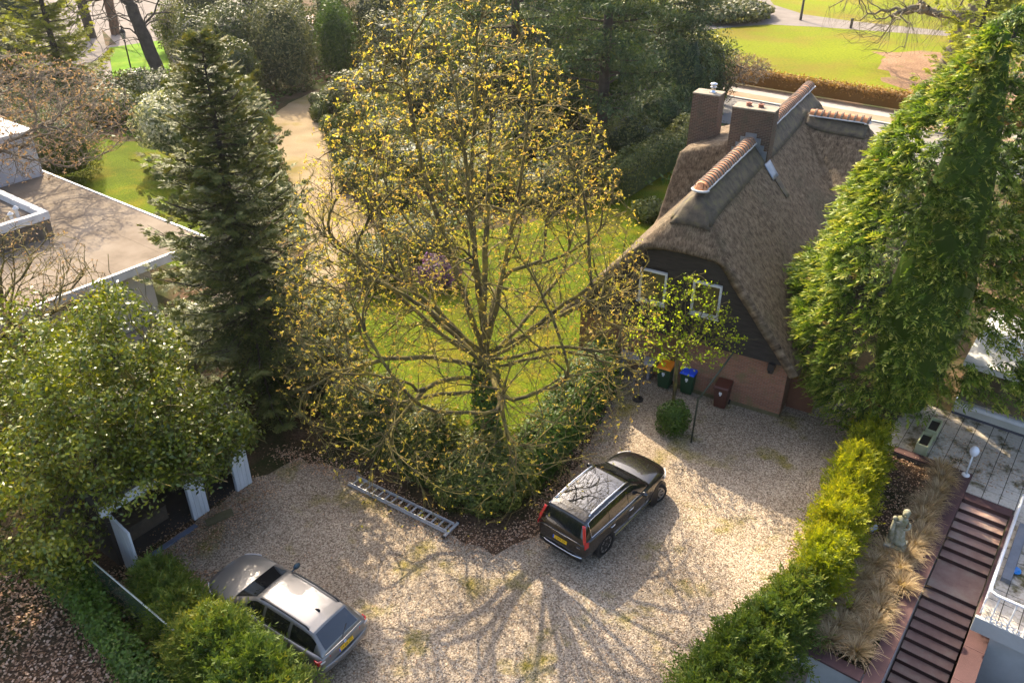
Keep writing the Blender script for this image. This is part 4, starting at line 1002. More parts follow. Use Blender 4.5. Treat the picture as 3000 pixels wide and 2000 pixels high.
# ================================================================== conifers
def spruce(name, label, c, H, R0, nb, mat, seed, l=.26, w=.06, z0=.4, tipup=.25, droop=.35, dens=1., pw=.85, group=None, bark=None, lean=(0, 0)):
    rng = np.random.default_rng(seed); t = thing(name, label, 'tree', (c[0], c[1], 0), group=group)
    b = MB(); b.tube([(c[0] + lean[0] * f, c[1] + lean[1] * f, H * f - .05) for f in (0, .25, .5, .75, .99)], [.024 * H, .018 * H, .012 * H, .007 * H, .01], 9); tr = b.build('trunk', bark or M_darkbark, t, smooth=True)
    Ps, Ds, Ns, Rn = [], [], [], []; bp = MB()
    for i in range(nb):
        f = (i + rng.random()) / nb; z = z0 + (H - z0) * f ** .92; th = rng.uniform(0, 6.283) if i % 2 else i * 2.4
        Lb = (R0 * (1 - f) ** pw + .12) * rng.uniform(.6, 1.15)
        o = np.array([c[0] + lean[0] * z / H, c[1] + lean[1] * z / H, z]); h = np.array([math.cos(th), math.sin(th), 0]); sd = np.array([-h[1], h[0], 0])
        up = .55 * f
        m = max(5, int(Lb * 9 * dens)); u = (np.arange(m) + rng.random(m)) / m
        zz = Lb * ((up - droop) * u + tipup * u ** 3 * (1 - f * .3))
        ax = o + h * (u * Lb)[:, None]; ax[:, 2] += zz
        sg = np.where(np.arange(m) % 2, 1, -1) * rng.uniform(.5, 1.1, m); sg[-1] = 0
        D = unit(h * .8 + sd * sg[:, None] + np.array([0, 0, 1.]) * (rng.normal(-.18, .15, m) + .30 * u + .45 * f)[:, None])
        Ls = (l * 1.1 + .42 * Lb * (1 - u) * .6 + .05) * rng.uniform(.7, 1.2, m)
        FP, FD, FN, FU = feather(ax, D, Ls, 16, l, w, rng, .75, .12, .55)
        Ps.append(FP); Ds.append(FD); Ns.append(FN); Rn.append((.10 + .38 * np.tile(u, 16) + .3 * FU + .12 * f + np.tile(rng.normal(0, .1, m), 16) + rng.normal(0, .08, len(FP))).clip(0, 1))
        bp.tube([tuple(o), tuple(o + h * Lb * .5 + np.array([0, 0, Lb * (.5 * (up - droop))])), tuple(o + h * Lb * .95 + np.array([0, 0, Lb * (up - droop + tipup * .9)]))], [.012 + .012 * Lb, .01 + .006 * Lb, .006], 4, False)
    bp.build('branches', bark or M_darkbark, tr)
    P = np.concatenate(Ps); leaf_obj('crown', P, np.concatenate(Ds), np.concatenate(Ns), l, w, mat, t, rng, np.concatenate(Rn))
    return t
spruce('spruce_tree', 'tall dark green spruce standing beside the garage and the chestnut', (-9.8, 26.9), 13.6, 4.4, 350, L_spruce, 31, .18, .046, .5, .34, .30, 1.0, .72)

def thuja():
    t = thing('thuja_tree', 'huge bushy green thuja overhanging the right side of the gravel', 'tree', (14.6, 25.6, 0)); rng = np.random.default_rng(41)
    H, R0, cx, cy = 14.4, 4.75, 15.0, 26.0
    b = MB(); b.tube([(cx, cy, -.05), (cx, cy, 5), (cx + .2, cy, 14)], [.5, .35, .05], 10); b.build('trunk', M_darkbark, t, smooth=True)
    L = lumps(rng, 14, 1.2, 4); L2 = lumps(rng, 14, 3, 8)
    def prof(f): return np.interp(f, [0, .15, .28, .5, .69, .8, .93, 1], [3.1, 4.3, 4.75, 3.85, 2.8, 1.95, .8, .1])
    nc = 2800; f = rng.random(nc * 3); keep = rng.random(nc * 3) < prof(f) / R0; f = f[keep][:nc]; nc = len(f)
    th = rng.uniform(0, 6.283, nc); dirs = np.stack([np.cos(th), np.sin(th), f * 5], 1)
    r = prof(f) * (1 + .15 * L(dirs) + .16 * L2(dirs)) * (1 - .12 * rng.random(nc))
    z = .25 + f * (H - .25)
    Cc = np.stack([cx + r * np.cos(th), cy + r * np.sin(th), z], 1); out = np.stack([np.cos(th), np.sin(th), 0 * th], 1)
    low = np.clip((Cc[:, 0] - 12.7) / 1.6, 0, 1) * 3.2 + .2; kp = Cc[:, 2] > low; Cc, out, f = Cc[kp], out[kp], f[kp]; nc = len(Cc)
    m = 5; size = rng.uniform(.55, 1.0, nc) * (1 - .35 * f); P = np.repeat(Cc, m, 0); O = np.repeat(out, m, 0); S = np.repeat(size, m); n = len(P)
    sdv = np.stack([-O[:, 1], O[:, 0], 0 * O[:, 0]], 1); shade = np.repeat(rng.normal(0, .1, nc), m)
    st_ = P + sdv * (rng.normal(0, .22, n) * S)[:, None] + np.array([0, 0, 1.]) * (rng.normal(0, .22, n) * S)[:, None] - O * (.45 * S)[:, None]
    D0 = unit(O * 1.0 + sdv * rng.normal(0, .4, (n, 1)) + np.array([0, 0, 1.]) * (.55 + rng.normal(0, .3, (n, 1))))
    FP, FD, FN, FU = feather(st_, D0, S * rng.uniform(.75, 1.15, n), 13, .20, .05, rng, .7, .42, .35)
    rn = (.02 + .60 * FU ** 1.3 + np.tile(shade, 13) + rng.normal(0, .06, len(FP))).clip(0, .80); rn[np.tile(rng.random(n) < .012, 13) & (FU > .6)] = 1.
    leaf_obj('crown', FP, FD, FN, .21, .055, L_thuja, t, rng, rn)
    core_mesh('inner_core', lambda u_, v_: (cx + prof(v_) * .3 * math.cos(u_ * 6.2832), cy + prof(v_) * .3 * math.sin(u_ * 6.2832), .3 + v_ * (H - .6)), 20, 24, L_thuja, t)
thuja()

# ================================================================== holly over the garage
def holly():
    t = thing('holly_tree', 'wide glossy holly spreading over the white garage roof', 'tree', (-12.6, 20.4, 0)); rng = np.random.default_rng(51)
    s = Skel(52); s.path([(-13.0, 20.6, -.05)], -1, 0); top = s.limb(0, [(-13.0, 20.5, 1.5), (-12.8, 20.3, 3.0)], 0, .3, .02)
    BL = [((-13.2, 19.2, 3.6), (4.6, 4.6, 3.2), 200), ((-11.6, 19.3, 5.4), (2.4, 2.4, 2.4), 90), ((-10.2, 20.1, 3.6), (2.0, 1.9, 1.2), 75), ((-10.0, 18.9, 3.2), (1.2, 1.3, .9), 34), (gf(2.9, -.55, 2.55), (.75, .75, .7), 26), (gf(3.9, -.45, 2.8), (.8, .7, .6), 22), (gf(1.9, -.5, 3.0), (.7, .6, .5), 14), ((-14.6, 16.8, 2.9), (3.2, 2.6, 2.6), 70), ((-16.0, 21, 4.0), (3.6, 3, 2.8), 60), ((-11.0, 18.0, 3.7), (1.5, 1.3, 1.0), 24), ((-12.8, 16.6, 2.6), (1.5, 1.2, 2.0), 30), ((-11.3, 19.9, 7.5), (.8, .8, 1.1), 10)]
    Cs, Rs = [], []
    for c, r, n in BL:
        d = unit(rng.normal(0, 1, (n, 3))); rad = rng.random((n, 1)) ** .33
        Cs.append(np.array(c) + d * np.array(r) * rad); Rs.append(rng.uniform(.35, .75, n))
    Cs = np.concatenate(Cs); Rs = np.concatenate(Rs); ok_ = Cs[:, 2] > .9
    # keep the front of the garage clear
    gx, gy = Cs[:, 0] + 11.7, Cs[:, 1] - 17.7; dfront = -.81 * gx + .59 * gy; al = .59 * gx + .81 * gy
    ok_ &= ~((dfront < .35) & (al > -.9) & (al < 1.5) & (Cs[:, 2] < 2.9)); ok_ &= ~((dfront > .3) & (al > -.1) & (al < 4.9) & (dfront < 4.9) & (Cs[:, 2] < 2.95))
    Cs, Rs = Cs[ok_], Rs[ok_]
    s.level(Cs, 1, .4, 4, .5, .05, .15); s.level(Cs + rng.normal(0, .5, Cs.shape), 2, .3, 3, .4, .05); s.finish(.012, .3)
    link('trunk', s.mesh('trunk'), M_bark, t)
    m = 118; n = len(Cs) * m; d = unit(rng.normal(0, 1, (n, 3)) + np.array([0, 0, .35])); P = np.repeat(Cs, m, 0) + d * np.repeat(Rs, m)[:, None] * (rng.random((n, 1)) ** .4)
    gx, gy = P[:, 0] + 11.7, P[:, 1] - 17.7; dfr = -.81 * gx + .59 * gy; al = .59 * gx + .81 * gy
    okp = ~((dfr < .05) & (al > -.5) & (al < 1.6) & (P[:, 2] < 2.45)) & ~((dfr < .05) & (al > 1.6) & (al < 5) & (P[:, 2] < 1.55)) & ~((dfr > -.05) & (al > -.1) & (al < 4.85) & (dfr < 4.8) & (P[:, 2] < 2.78)) & (P[:, 2] > .1)
    P, d = P[okp], d[okp]; D, q = broad_cloud(P, d, rng, 1.1)
    L2 = lumps(rng, 8, .7, 2.2); rn = np.clip(.42 + .2 * L2(P) + rng.normal(0, .22, len(P)), 0, 1)
    leaf_obj('crown', P, D, q, .135, .078, L_holly, t, rng, rn)
holly()

# ================================================================== rhododendron hedge in a V under the chestnut
hedge('rhododendron_hedge', 'dark rhododendron hedge in front of the ivy clad trunk, its arm by the ladder', 'hedge', [(-6.6, 24.6), (-4.6, 23.3), (-2.9, 22.0), (-2.2, 21.3)], [1.8, 2.2, 2.1, 1.6], [2.0, 2.7, 2.3, 1.9], 15000, .15, .05, L_rhodo, 61, 'broad', .22, taper=.8, round_=.6, topvar=.25)
bush('rhododendron', 'rounded rhododendron filling the hedge corner between ladder and black car', 'bush', (-1.0, 20.9), (1.75, 1.65, 2.1), 11000, .15, .05, L_rhodo, 62, lump=.2)
hedge('laurel_hedge', 'leafy green hedge along the gravel beside the black car', 'hedge', [(-.3, 20.6), (1.2, 22.7), (2.4, 25.0), (3.5, 27.4), (3.9, 28.8)], [1.6, 2.0, 2.0, 1.7, 1.2], [1.7, 1.9, 2.0, 1.9, 1.5], 17000, .14, .06, L_ivy, 63, 'broad', .2, taper=.8, round_=.6, topvar=.2)
bush('laurel_bush', 'bright leafy laurel bush left of the ivy clad trunk', 'bush', (-2.3, 22.5), (.9, .9, 2.3), 3500, .13, .07, L_holly, 64, lump=.25)

# ================================================================== yew hedge, conifer bushes by the neighbours
hedge('yew_hedge', 'golden yellow yew hedge between the gravel and the statue bed', 'hedge', [(12.5, 22.6), (11.5, 21.0), (10.2, 18.9), (9.2, 17.2), (8.35, 15.7)], [1.2, 1.3, 1.3, 1.3, 1.2], [1.85, 1.8, 1.75, 1.85, 1.85], 7400, .38, .13, L_yew, 71, 'spray', .3, -.5, .75, .65, topvar=.3)
hedge('conifer_bush', 'feathery green conifer bush at the gravel corner above the white wall', 'bush', [(8.2, 16.0), (7.3, 15.0), (6.4, 14.1), (5.3, 13.1), (4.2, 12.0)], [1.0, 1.5, 1.9, 2.0, 1.5], [1.5, 1.55, 1.65, 1.4, 1.0], 6200, .42, .14, L_bush, 72, 'spray', .3, -.45, .75, .7, topvar=.35)
hedge('conifer_hedge', 'feathery dark conifer hedge between the wire fence and the silver car', 'hedge', [(-10.6, 16.9), (-9.3, 15.4), (-8.0, 14.0), (-6.7, 12.9), (-5.3, 11.7)], [1.0, 1.5, 2.0, 2.5, 2.6], [1.2, 1.6, 1.9, 2.2, 2.2], 7800, .42, .14, L_bush, 73, 'spray', .26, -.4, .75, .7, topvar=.28)
hedge('ivy_hedge', 'dark ivy hedge on the leaf strewn side of the wire fence', 'hedge', [(-13.4, 17.0), (-11.9, 15.9), (-10.4, 14.3), (-8.9, 13.0), (-7.6, 11.8)], [1.6, 1.0, .8, .8, .8], [1.6, 1.3, 1.2, 1.2, 1.2], 15000, .11, .07, L_ivy, 74, 'broad', .3, round_=.6)

# ================================================================== small trees on the gravel
def small_tree():
    t = thing('young_tree', 'slim young tree with fresh lime green leaves beside the wheelie bins', 'tree', (6.25, 25.95, 0)); s = Skel(81); R = s.rng
    s.path([(6.25, 25.95, -.05)], -1, 0); s.limb(0, [(6.25, 25.95, 1.2), (6.2, 25.9, 2.2)], 0, .2, .01)
    f = len(s.pos) - 1
    for p in ([(6.1, 25.9, 3.5), (6.2, 25.9, 5.6)], [(5.5, 25.7, 3.0), (4.9, 25.4, 3.9)], [(6.9, 25.8, 3.0), (7.9, 25.4, 3.4), (8.8, 25.0, 3.6)], [(6.7, 26.3, 3.1), (7.3, 26.8, 4.2)], [(6.2, 25.2, 3.0), (6.4, 24.5, 3.8)], [(6.5, 25.6, 3.4), (7.0, 25.2, 4.6)]): s.limb(f, p, 1, .25, .03)
    pr = lambda u: 2.0 * (1 - max(0, u - .3) / .7) ** .6 * (.6 + .4 * min(1, u / .3)) + .1
    s.level(in_crown(R, 130, (6.3, 25.8), pr, 2.3, 5.7, .5, 1.15), 2, .25, 4, .5, .03, .1); s.level(in_crown(R, 520, (6.3, 25.8), pr, 2.3, 6.0, .45, 1.15), 3, .2, 3, .4, .02, .05)
    s.finish(.006, .075); link('trunk', s.mesh('trunk'), M_bark, t)
    idx = np.where(s.lev >= 2)[0]; idx = R.choice(idx, 2500); n = len(idx)
    P = s.pos[idx] + R.normal(0, .045, (n, 3)); D = unit(R.normal(0, 1, (n, 3)) + [0, 0, .4]); leaf_obj('crown', P, D, unit(np.cross(D, R.normal(0, 1, (n, 3)))), .095, .062, L_lime, t, R)
small_tree()
bush('round_shrub', 'small dark green shrub at the foot of the leaning garden pole', 'bush', (5.95, 24.35), (.62, .55, 1.35), 3200, .09, .045, L_ivy, 82, lump=.14)

# ================================================================== bare trees at the left edge
def bare_tree(name, label, base, trunk, limbs, c, prof, z0, z1, ns, seed, rt=.009, rr=.22, bud=L_brown, bark=M_twig, buds=True, bl=.09, bw=.03, sx=1., sy=1., lift=.0, twl=-.05, nb=4):
    t = thing(name, label, 'tree', (*base, 0)); s = Skel(seed); R = s.rng
    s.path([(*base, -.05)], -1, 0); f = s.limb(0, trunk, 0, .4, .03)
    for p in limbs: s.limb(f, p, 1, .4, .08)
    s.level(in_crown(R, ns[0], c, prof, z0, z1, .5, sx, sy), 2, .4, 4, .5, .09, lift); s.level(in_crown(R, ns[1], c, prof, z0, z1, .42, sx, sy), 3, .33, 4, .45, .06, lift)
    s.level(in_crown(R, ns[2], c, prof, z0, z1, .38, sx, sy), 4, .28, 3, .4, .05, twl)
    s.finish(rt, rr); link('trunk', s.mesh('trunk'), bark, t)
    if buds: starbuds(s, s.tips, R, bud, t, nb, bl, bw, .0)
    return t
dome = lambda R_: (lambda u: R_ * math.sqrt(max(0.02, 1 - (2 * u - .85) ** 2 / 1.4)))
bare_tree('bare_tree', 'bare brown twigged tree spreading over the white upper storey', (-27.5, 38.5), [(-27.4, 38.6, 2.5), (-26.8, 39.0, 5.0)], [[(-25, 40, 6.0), (-23, 42, 6.8)], [(-28, 41, 6.5), (-27.5, 44, 8)], [(-24.6, 38.6, 6.2), (-22.5, 39, 7.2)], [(-27, 37, 7), (-26, 36.5, 8.8)], [(-30, 39, 7), (-32, 40, 8.6)]], (-26.0, 41.6), dome(6.4), 4.6, 9.7, (150, 800, 2600), 91, .010, .17, bl=.15, bw=.05)
bare_tree('mossy_tree', 'bare mossy branched tree in front of the bungalow fascia', (-18.6, 22.8), [(-18.6, 22.9, 1.6), (-18.3, 23.3, 3.2)], [[(-19.2, 25, 5), (-19.8, 27, 6.8)], [(-17, 24, 4.2), (-15.8, 25, 4.9)], [(-20, 24, 5), (-21.6, 25.4, 6.5)], [(-17.8, 25.4, 5), (-17.4, 27.5, 6)], [(-19, 22, 5), (-19.5, 21, 7)]], (-18.6, 25.2), dome(4.2), 2.6, 7.9, (110, 480, 1300), 92, .009, .2, bark=M_bark, bl=.09, bw=.03)

# ================================================================== shrubs and trees further back
bush('blossom_shrub', 'pale blossoming shrub standing alone on the neighbour lawn', 'shrub', (-22.6, 54.4, 1.3), (2.5, 2.5, 3.4), 6500, .24, .12, L_white, 101, lump=.22, zcut=-.6)
bs = bpy.data.objects['blossom_shrub']; b = MB()
for k in range(7):
    a = k * .9; b.tube([(-22.6 + .15 * math.cos(a), 54.4 + .15 * math.sin(a), -.05), (-22.6 + .5 * math.cos(a), 54.4 + .5 * math.sin(a), 1.2), (-22.6 + 1.2 * math.cos(a), 54.4 + 1.2 * math.sin(a), 2.6)], [.09, .07, .05], 6)
b.build('stems', M_darkbark, bs, smooth=True)
bush('clipped_yew', 'tall clipped dome shaped yew behind the flat roof', 'topiary', (-29.0, 51.4), (2.3, 2.2, 4.6), 15000, .13, .05, L_box, 102, lump=.04)
for k, ((x, y), lb) in enumerate(zip([(-15.1, 64.3), (-13.7, 60.8), (-12.4, 57.0), (-11.4, 53.3)], ('clipped box ball furthest along the sandy drive beside the glossy laurel', 'clipped box ball along the sandy drive, next after the furthest one', 'clipped box ball along the sandy drive, between two other balls', 'clipped box ball where the sandy drive runs behind the chestnut'))):
    bush('box_ball', lb, 'topiary', (x, y), (.72 + .04 * k, .72 + .04 * k, 1.5), 2400, .11, .05, L_box, 110 + k, lump=.03, group='clipped box balls along the drive')
def shrub(x, y, r, h, mat, seed, label, n=5000, l=.22, w=.09, name='shrub', style='broad', lump=.24, cat='shrub'):
    return bush(name, label, cat, (x, y), (r, r * .92, h), n, l, w, mat, seed, style, lump=lump)
SH = [(-12.2, 66.5, 2.6, 3.2, L_grey, 'glossy grey green laurel beside the furthest box ball', 6000), (-10.5, 62.3, 2.4, 2.6, L_rhodo, 'dark rhododendron behind the box balls of the drive', 5000),
      (-8.8, 57.5, 2.6, 2.6, L_rhodo, 'low dark rhododendron between drive and pine', 5000), (-11.4, 71.5, 2.2, 3.0, L_grey, 'pale clipped shrub where the drive bends', 4500), (-6.0, 52, 2.6, 2.4, L_dark, 'dark green shrub behind the chestnut crown', 5000),
      (-2.0, 49, 2.8, 2.8, L_rhodo, 'broad rhododendron at the far end of the garden lawn', 5500), (2.4, 47.5, 2.2, 2.4, L_dark, 'rounded evergreen shrub at the lawn edge below the pine', 4500), (-6.8, 37.0, 1.9, 2.2, L_rhodo, 'dark shrub at the left rim of the garden lawn', 4500),
      (-5.0, 40.2, 2.1, 2.0, L_dark, 'dark evergreen shrub between lawn and sandy drive', 4500), (-8.6, 31.4, 1.8, 2.2, L_rhodo, 'dark shrub behind the spruce at the lawn corner', 4500), (-7.2, 27.3, 1.5, 2.0, L_grey, 'grey leaved shrub between spruce and rhododendron hedge', 4000),
      (-13.9, 30.6, 1.6, 1.9, L_white, 'white flowering shrub in front of the bungalow corner', 4000), (-15.0, 47.0, 1.7, 1.5, L_dark, 'low juniper like shrub at the corner of the neighbour lawn', 3000), (-16.3, 51.5, 1.5, 2.0, L_box, 'dark bush between neighbour lawn and drive', 3000),
      (-33.5, 67.5, 2.9, 2.8, L_dark, 'dark shrub below the old street lamp', 4500), (-29.3, 69.5, 3.0, 2.7, L_dark, 'bluish dark shrub at the foot of the leaning trunk', 4500), (-25.3, 68.5, 2.9, 3.4, L_rhodo, 'dark rhododendron behind the spruce top', 5000), (-37.5, 66, 3.2, 2.6, L_rhodo, 'low green shrub mass beyond the neighbour lawn', 4500),
      (-42.5, 64, 3.4, 3.0, L_dark, 'dark shrub beyond the bare brown tree', 4500), (-35, 61.0, 2.4, 2.4, L_rhodo, 'dark shrub on the far rim of the neighbour lawn', 4000),
      (-20.2, 74.6, 2.9, 7.6, L_grey, 'tall glossy laurel on the outside of the drive bend', 9000), (-24.4, 75.5, 3.0, 7.2, L_dark, 'tall dark evergreen left of the glossy laurel', 8000), (-22.5, 69.0, 1.8, 5.2, L_dark, 'dark evergreen column at the edge of the drive', 5500),
      (-16.4, 79.0, 1.7, 7.0, L_ivy, 'ivy covered stump standing where the drive disappears', 5000), (-28.6, 79, 3.0, 6.0, L_dark, 'dark shrub mass behind the leaning trunk', 6000), (-10.8, 79, 3.4, 5.5, L_grey, 'pale green shrub mass at the end of the drive', 7000),
      (-5.5, 74, 4.0, 7.0, L_rhodo, 'tall rhododendron mass behind the chestnut top', 8000), (.8, 72, 3.8, 7.6, L_dark, 'tall dark evergreen between chestnut and pine', 8000), (-2.6, 64, 3.4, 5.2, L_dark, 'dark evergreen shrub under the pine', 6500), (3.6, 63.5, 3.2, 5.0, L_rhodo, 'rhododendron mass left of the pine trunk', 6500),
      (12.6, 64, 2.9, 7.2, L_pine, 'blue green evergreen left of the brick chimneys', 8500), (15.2, 67.5, 2.5, 6.4, L_dark, 'dark yew shrub at the edge of the road', 6500), (10.6, 59.0, 2.2, 3.8, L_pine, 'blue green shrub behind the tall chimney', 5000), (8.2, 55.5, 2.3, 3.2, L_dark, 'dark shrub above the laurel hedge of the lawn', 5000),
      (6.2, 49.4, .75, 1.4, L_gold, 'small golden yellow shrub at the lawn edge', 1500), (8.1, 44.6, 1.15, 1.2, L_box, 'low rounded shrub on the lawn beside the thatched house', 2200), (-3.6, 36.2, 1.1, 1.5, L_purple, 'purple flowering rhododendron on the garden lawn', 2200),
      (-47, 72, 3.6, 5, L_dark, 'dark evergreen at the left behind the larch', 6000), (-52, 78, 4, 7, L_dark, 'dark fir like evergreen behind the larch', 7000)]
for k, (x, y, r, h, m, lb, n) in enumerate(SH):
    big = y > 58; shrub(x, y, r, h, m, 130 + k, lb, int(n * (.85 if big else .85)), .28 if big else .2, .112 if big else .085, 'evergreen_tree' if h > 6 else 'shrub', cat='tree' if h > 6 else 'shrub')
wr = np.random.default_rng(77)
LB_ = ['evergreen shrub in the dark wood behind the chestnut and the drive']
spots = [(-30.5, 87, 3.4, 8.5), (-35, 90, 2.2, 5), (-51, 88, 4, 8), (-56, 80, 4, 8), (-25, 90, 3.2, 7.5), (-17.6, 86, 2.6, 6.5), (-44.5, 75, 2.4, 5), (-54, 68, 4, 6.5), (-50, 62, 3.5, 4.5), (-13, 86, 3.6, 8), (-7, 86, 4, 9), (-1, 84, 4, 9), (5, 82, 4, 9.5), (10.5, 78, 3.6, 8), (14, 76, 3, 6.5), (8, 70, 3, 6), (-8, 80, 3, 6), (-14.5, 66, 1.6, 2), (-7.2, 66, 2.6, 4), (-4, 58, 2.4, 3), (0.5, 56.5, 2.6, 3), (-1.5, 53.5, 2, 2.4), (-9.6, 49.8, 1.6, 1.8), (-7.4, 46.2, 1.6, 1.8), (4, 52, 2.2, 2.6),
         (-20, 61, 1.9, 2.6), (-18.6, 56.6, 1.4, 2.0), (-22, 64.5, 2.4, 3.4), (-27, 63.5, 2.6, 2.6), (-31.5, 64.5, 2.6, 2.4), (-40, 60.5, 3.2, 3), (-38, 70.5, 2.4, 2.6), (-46, 61, 3.5, 3.6), (-33, 73.5, 1.8, 1.8), (-27.5, 84, 3, 5.5), (-21.8, 83, 3, 6.5), (-33.5, 56.5, 2.2, 2.6), (-37.5, 55, 2.6, 3)]
def wl(m, x, y, h):
    tone = {L_dark: 'dark green', L_rhodo: 'broad leaved', L_pine: 'blue green', L_grey: 'pale glossy', L_ivy: 'ivy green'}[m]
    zone = ('beyond the neighbour lawn below the old lantern' if x < -30 else 'between the neighbour lawn and the bend of the drive' if x < -17 else 'in the back row behind the chestnut top' if y > 74 else 'between the box balls and the pine' if y > 60 else 'behind the garden lawn under the chestnut crown')
    return ('tall ' if h > 4.5 else 'low ') + tone + ' evergreen shrub ' + zone
for k, (x, y, r, h) in enumerate(spots):
    m = [L_dark, L_rhodo, L_pine, L_grey, L_ivy][wr.choice(5, p=[.34, .3, .14, .12, .1])]
    bush('woodland_shrub', wl(m, x, y, h), 'shrub', (x, y), (r, r * .9, h), int(1700 + 480 * h), .30, .12, m, 700 + k, lump=.28, group='evergreen shrubs of the wood behind the garden')
def ground_cover(R, n):
    P = np.stack([R.uniform(-50, 17, n), R.uniform(43, 100, n)], 1); x, y = P[:, 0], P[:, 1]
    cx = np.interp(y, [34, 43, 50, 55, 62, 70, 74, 79], [-8.5, -9.9, -11.9, -13.6, -16, -17.4, -16, -13.4]); dr = (np.abs(x - cx) > 2.3) | (y > 79)
    lawn = (x > -34) & (x < -17.2) & (y < 59.5) & (y > 37); lane = (x < -25) & (y > 73) & (x < -27 - 0 * y) & (y > 75.5)
    gl = (y < 44.5 + np.clip(x, -9, 99) * .55) & (x > -9.5)
    return P[dr & ~lawn & ~lane & ~gl]
R_ = np.random.default_rng(78); P_ = ground_cover(R_, 24000); n_ = len(P_)
P_ = np.concatenate([P_, R_.uniform(.02, .42, (n_, 1))], 1); D_ = unit(R_.normal(0, 1, (n_, 3)) * np.array([1, 1, .5])); N_ = unit(R_.normal(0, .5, (n_, 3)) + np.array([0, 0, 1.]))
V_, F_ = leafquads(P_, D_, N_, .42 * R_.uniform(.5, 1.3, n_), .24 * R_.uniform(.5, 1.3, n_))
tag(link('ground_cover', npmesh('ground_cover', V_, F_, R_.random(n_)), L_ivy), 'low ivy ground cover under the shrubs of the wood', 'ground cover', kind='stuff')
hedge('lawn_hedge', 'dark laurel hedge along the far edge of the garden lawn', 'hedge', [(5.6, 46.8), (7.6, 49.8), (10.4, 53.6), (13.2, 58)], [1.8, 2.2, 2.2, 2.0], [2.0, 2.3, 2.3, 2.3], 9000, .2, .08, L_rhodo, 180, 'broad', .2)

def pine(PX, PY, label, seed, nb=46):
    t = thing('pine_tree', label, 'tree', (PX, PY, 0)); rng = np.random.default_rng(seed)
    b = MB(); b.tube([(PX, PY, -.05), (PX + .05, PY, 6), (PX + .1, PY, 12), (PX, PY, 17)], [.42, .36, .26, .1], 10); b.build('trunk', M_darkbark, t, smooth=True)
    bp = MB(); Ps, Rn = [], []
    for k in range(nb):
        z = 3.4 + 13 * (k + rng.random()) / nb; th = rng.uniform(0, 6.283); L = (6.2 - .28 * max(0, z - 7)) * rng.uniform(.55, 1.05); h = np.array([math.cos(th), math.sin(th), 0])
        o = np.array([PX + .05, PY, z]); e = o + h * L + np.array([0, 0, .12 * L]); md_ = o + h * L * .5 + np.array([0, 0, .02 * L])
        bp.tube([tuple(o), tuple(md_), tuple(e)], [.10, .06, .02], 5, False)
        for j in range(9):
            u = rng.uniform(.35, 1.05); cc = o + (e - o) * u + np.array([rng.normal(0, .8), rng.normal(0, .8), rng.uniform(.0, .35)])
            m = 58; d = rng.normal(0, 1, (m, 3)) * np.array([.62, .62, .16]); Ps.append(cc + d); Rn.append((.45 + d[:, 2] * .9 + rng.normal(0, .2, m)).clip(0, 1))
    bp.build('boughs', M_darkbark, t)
    P = np.concatenate(Ps); n = len(P); D = unit(rng.normal(0, 1, (n, 3)) + [0, 0, .5]); leaf_obj('crown', P, D, unit(np.cross(D, rng.normal(0, 1, (n, 3)))), .38, .085, L_pine, t, rng, np.concatenate(Rn))
pine(6.2, 56.5, 'tall blue green pine with layered horizontal boughs behind the house', 191, 54)
pine(11.6, 67.5, 'pine beside the road left of the brick chimneys', 192, 40)
pine(.2, 66.5, 'pine rising just behind the top of the chestnut', 193, 40)
def tall_trunk(name, label, base, top, r, limbs=(), bark=M_darkbark, cat='tree', seed=0, twigs=0, tz=(5, 12)):
    t = thing(name, label, cat, (*base, 0)); s = Skel(seed + 500); R = s.rng
    s.path([(*base, -.05)], -1, 0); L = np.array(top) - np.array([*base, 0]); f = s.limb(0, [np.array([*base, 0]) + L * q + np.array([.15 * math.sin(q * 5), 0, 0]) for q in (.25, .5, .75, 1)], 0, .6, .03)
    for z, pts in limbs:
        i = min(range(len(s.pos)), key=lambda k: abs(s.pos[k][2] - z) + 99 * (s.lev[k] > 0)); s.limb(i, pts, 1, .5, .1)
    if twigs:
        c = (base[0] + L[0] * .4, base[1] + L[1] * .4); T = in_crown(R, twigs // 4, c, lambda u: 5.0, tz[0], tz[1], .5); s.level(T, 2, .5, 3, .5, .1, .1); s.level(in_crown(R, twigs, c, lambda u: 5.2, tz[0] - 1.5, tz[1], .45), 3, .4, 3, .4, .08, .1)
    s.finish(.02, r); link('trunk', s.mesh('trunk'), bark, t)
    # flared root collar and a few bark plates
    return t
tall_trunk('leaning_tree', 'thick leaning trunk with drooping bare boughs over the bright lawn patch', (-31.2, 74.8), (-36.5, 75.5, 22), .62, [(7.0, [(-35, 77, 7.5), (-38, 78, 6.0), (-39, 78.5, 4.2)]), (9.5, [(-31, 72, 10), (-27, 70, 9.5)])], seed=1, twigs=240, tz=(5, 13))
for k, (bx_, by_, tx_, r_, lb) in enumerate([(-47.5, 97, -49, .55, 'dark trunk on the pale yard beside the lane'), (-45.6, 99, -46, .55, 'reddish trunk beside the one on the lane'), (-26.3, 87.5, -27, .55, 'dark trunk rising from the laurels left of the drive'), (-19.5, 90, -20, .6, 'dark trunk behind the tall glossy laurel'), (-23.0, 94, -23.5, .45, 'slim trunk between the two behind the laurels'), (-13.6, 92, -13.4, .45, 'brown trunk beyond the end of the drive')]):
    tall_trunk('tree_trunk', lb, (bx_, by_), (tx_, by_, 20), r_, [(6, [(tx_ + 2.5, by_, 8), (tx_ + 4, by_, 10)])], [M_darkbark, noisemat('reddish_bark', [(.12, .07, .045), (.2, .12, .08)], 1.5, .95, .5, 8)][k in (1, 5)], seed=10 + k, twigs=60, tz=(8, 16))
def larch():
    t = spruce('larch_tree', 'feathery yellow green larch beside the lane', (-39.2, 73.0), 15, 4.2, 150, L_larch, 201, .28, .08, 1.0, .35, .1, .75, .7)
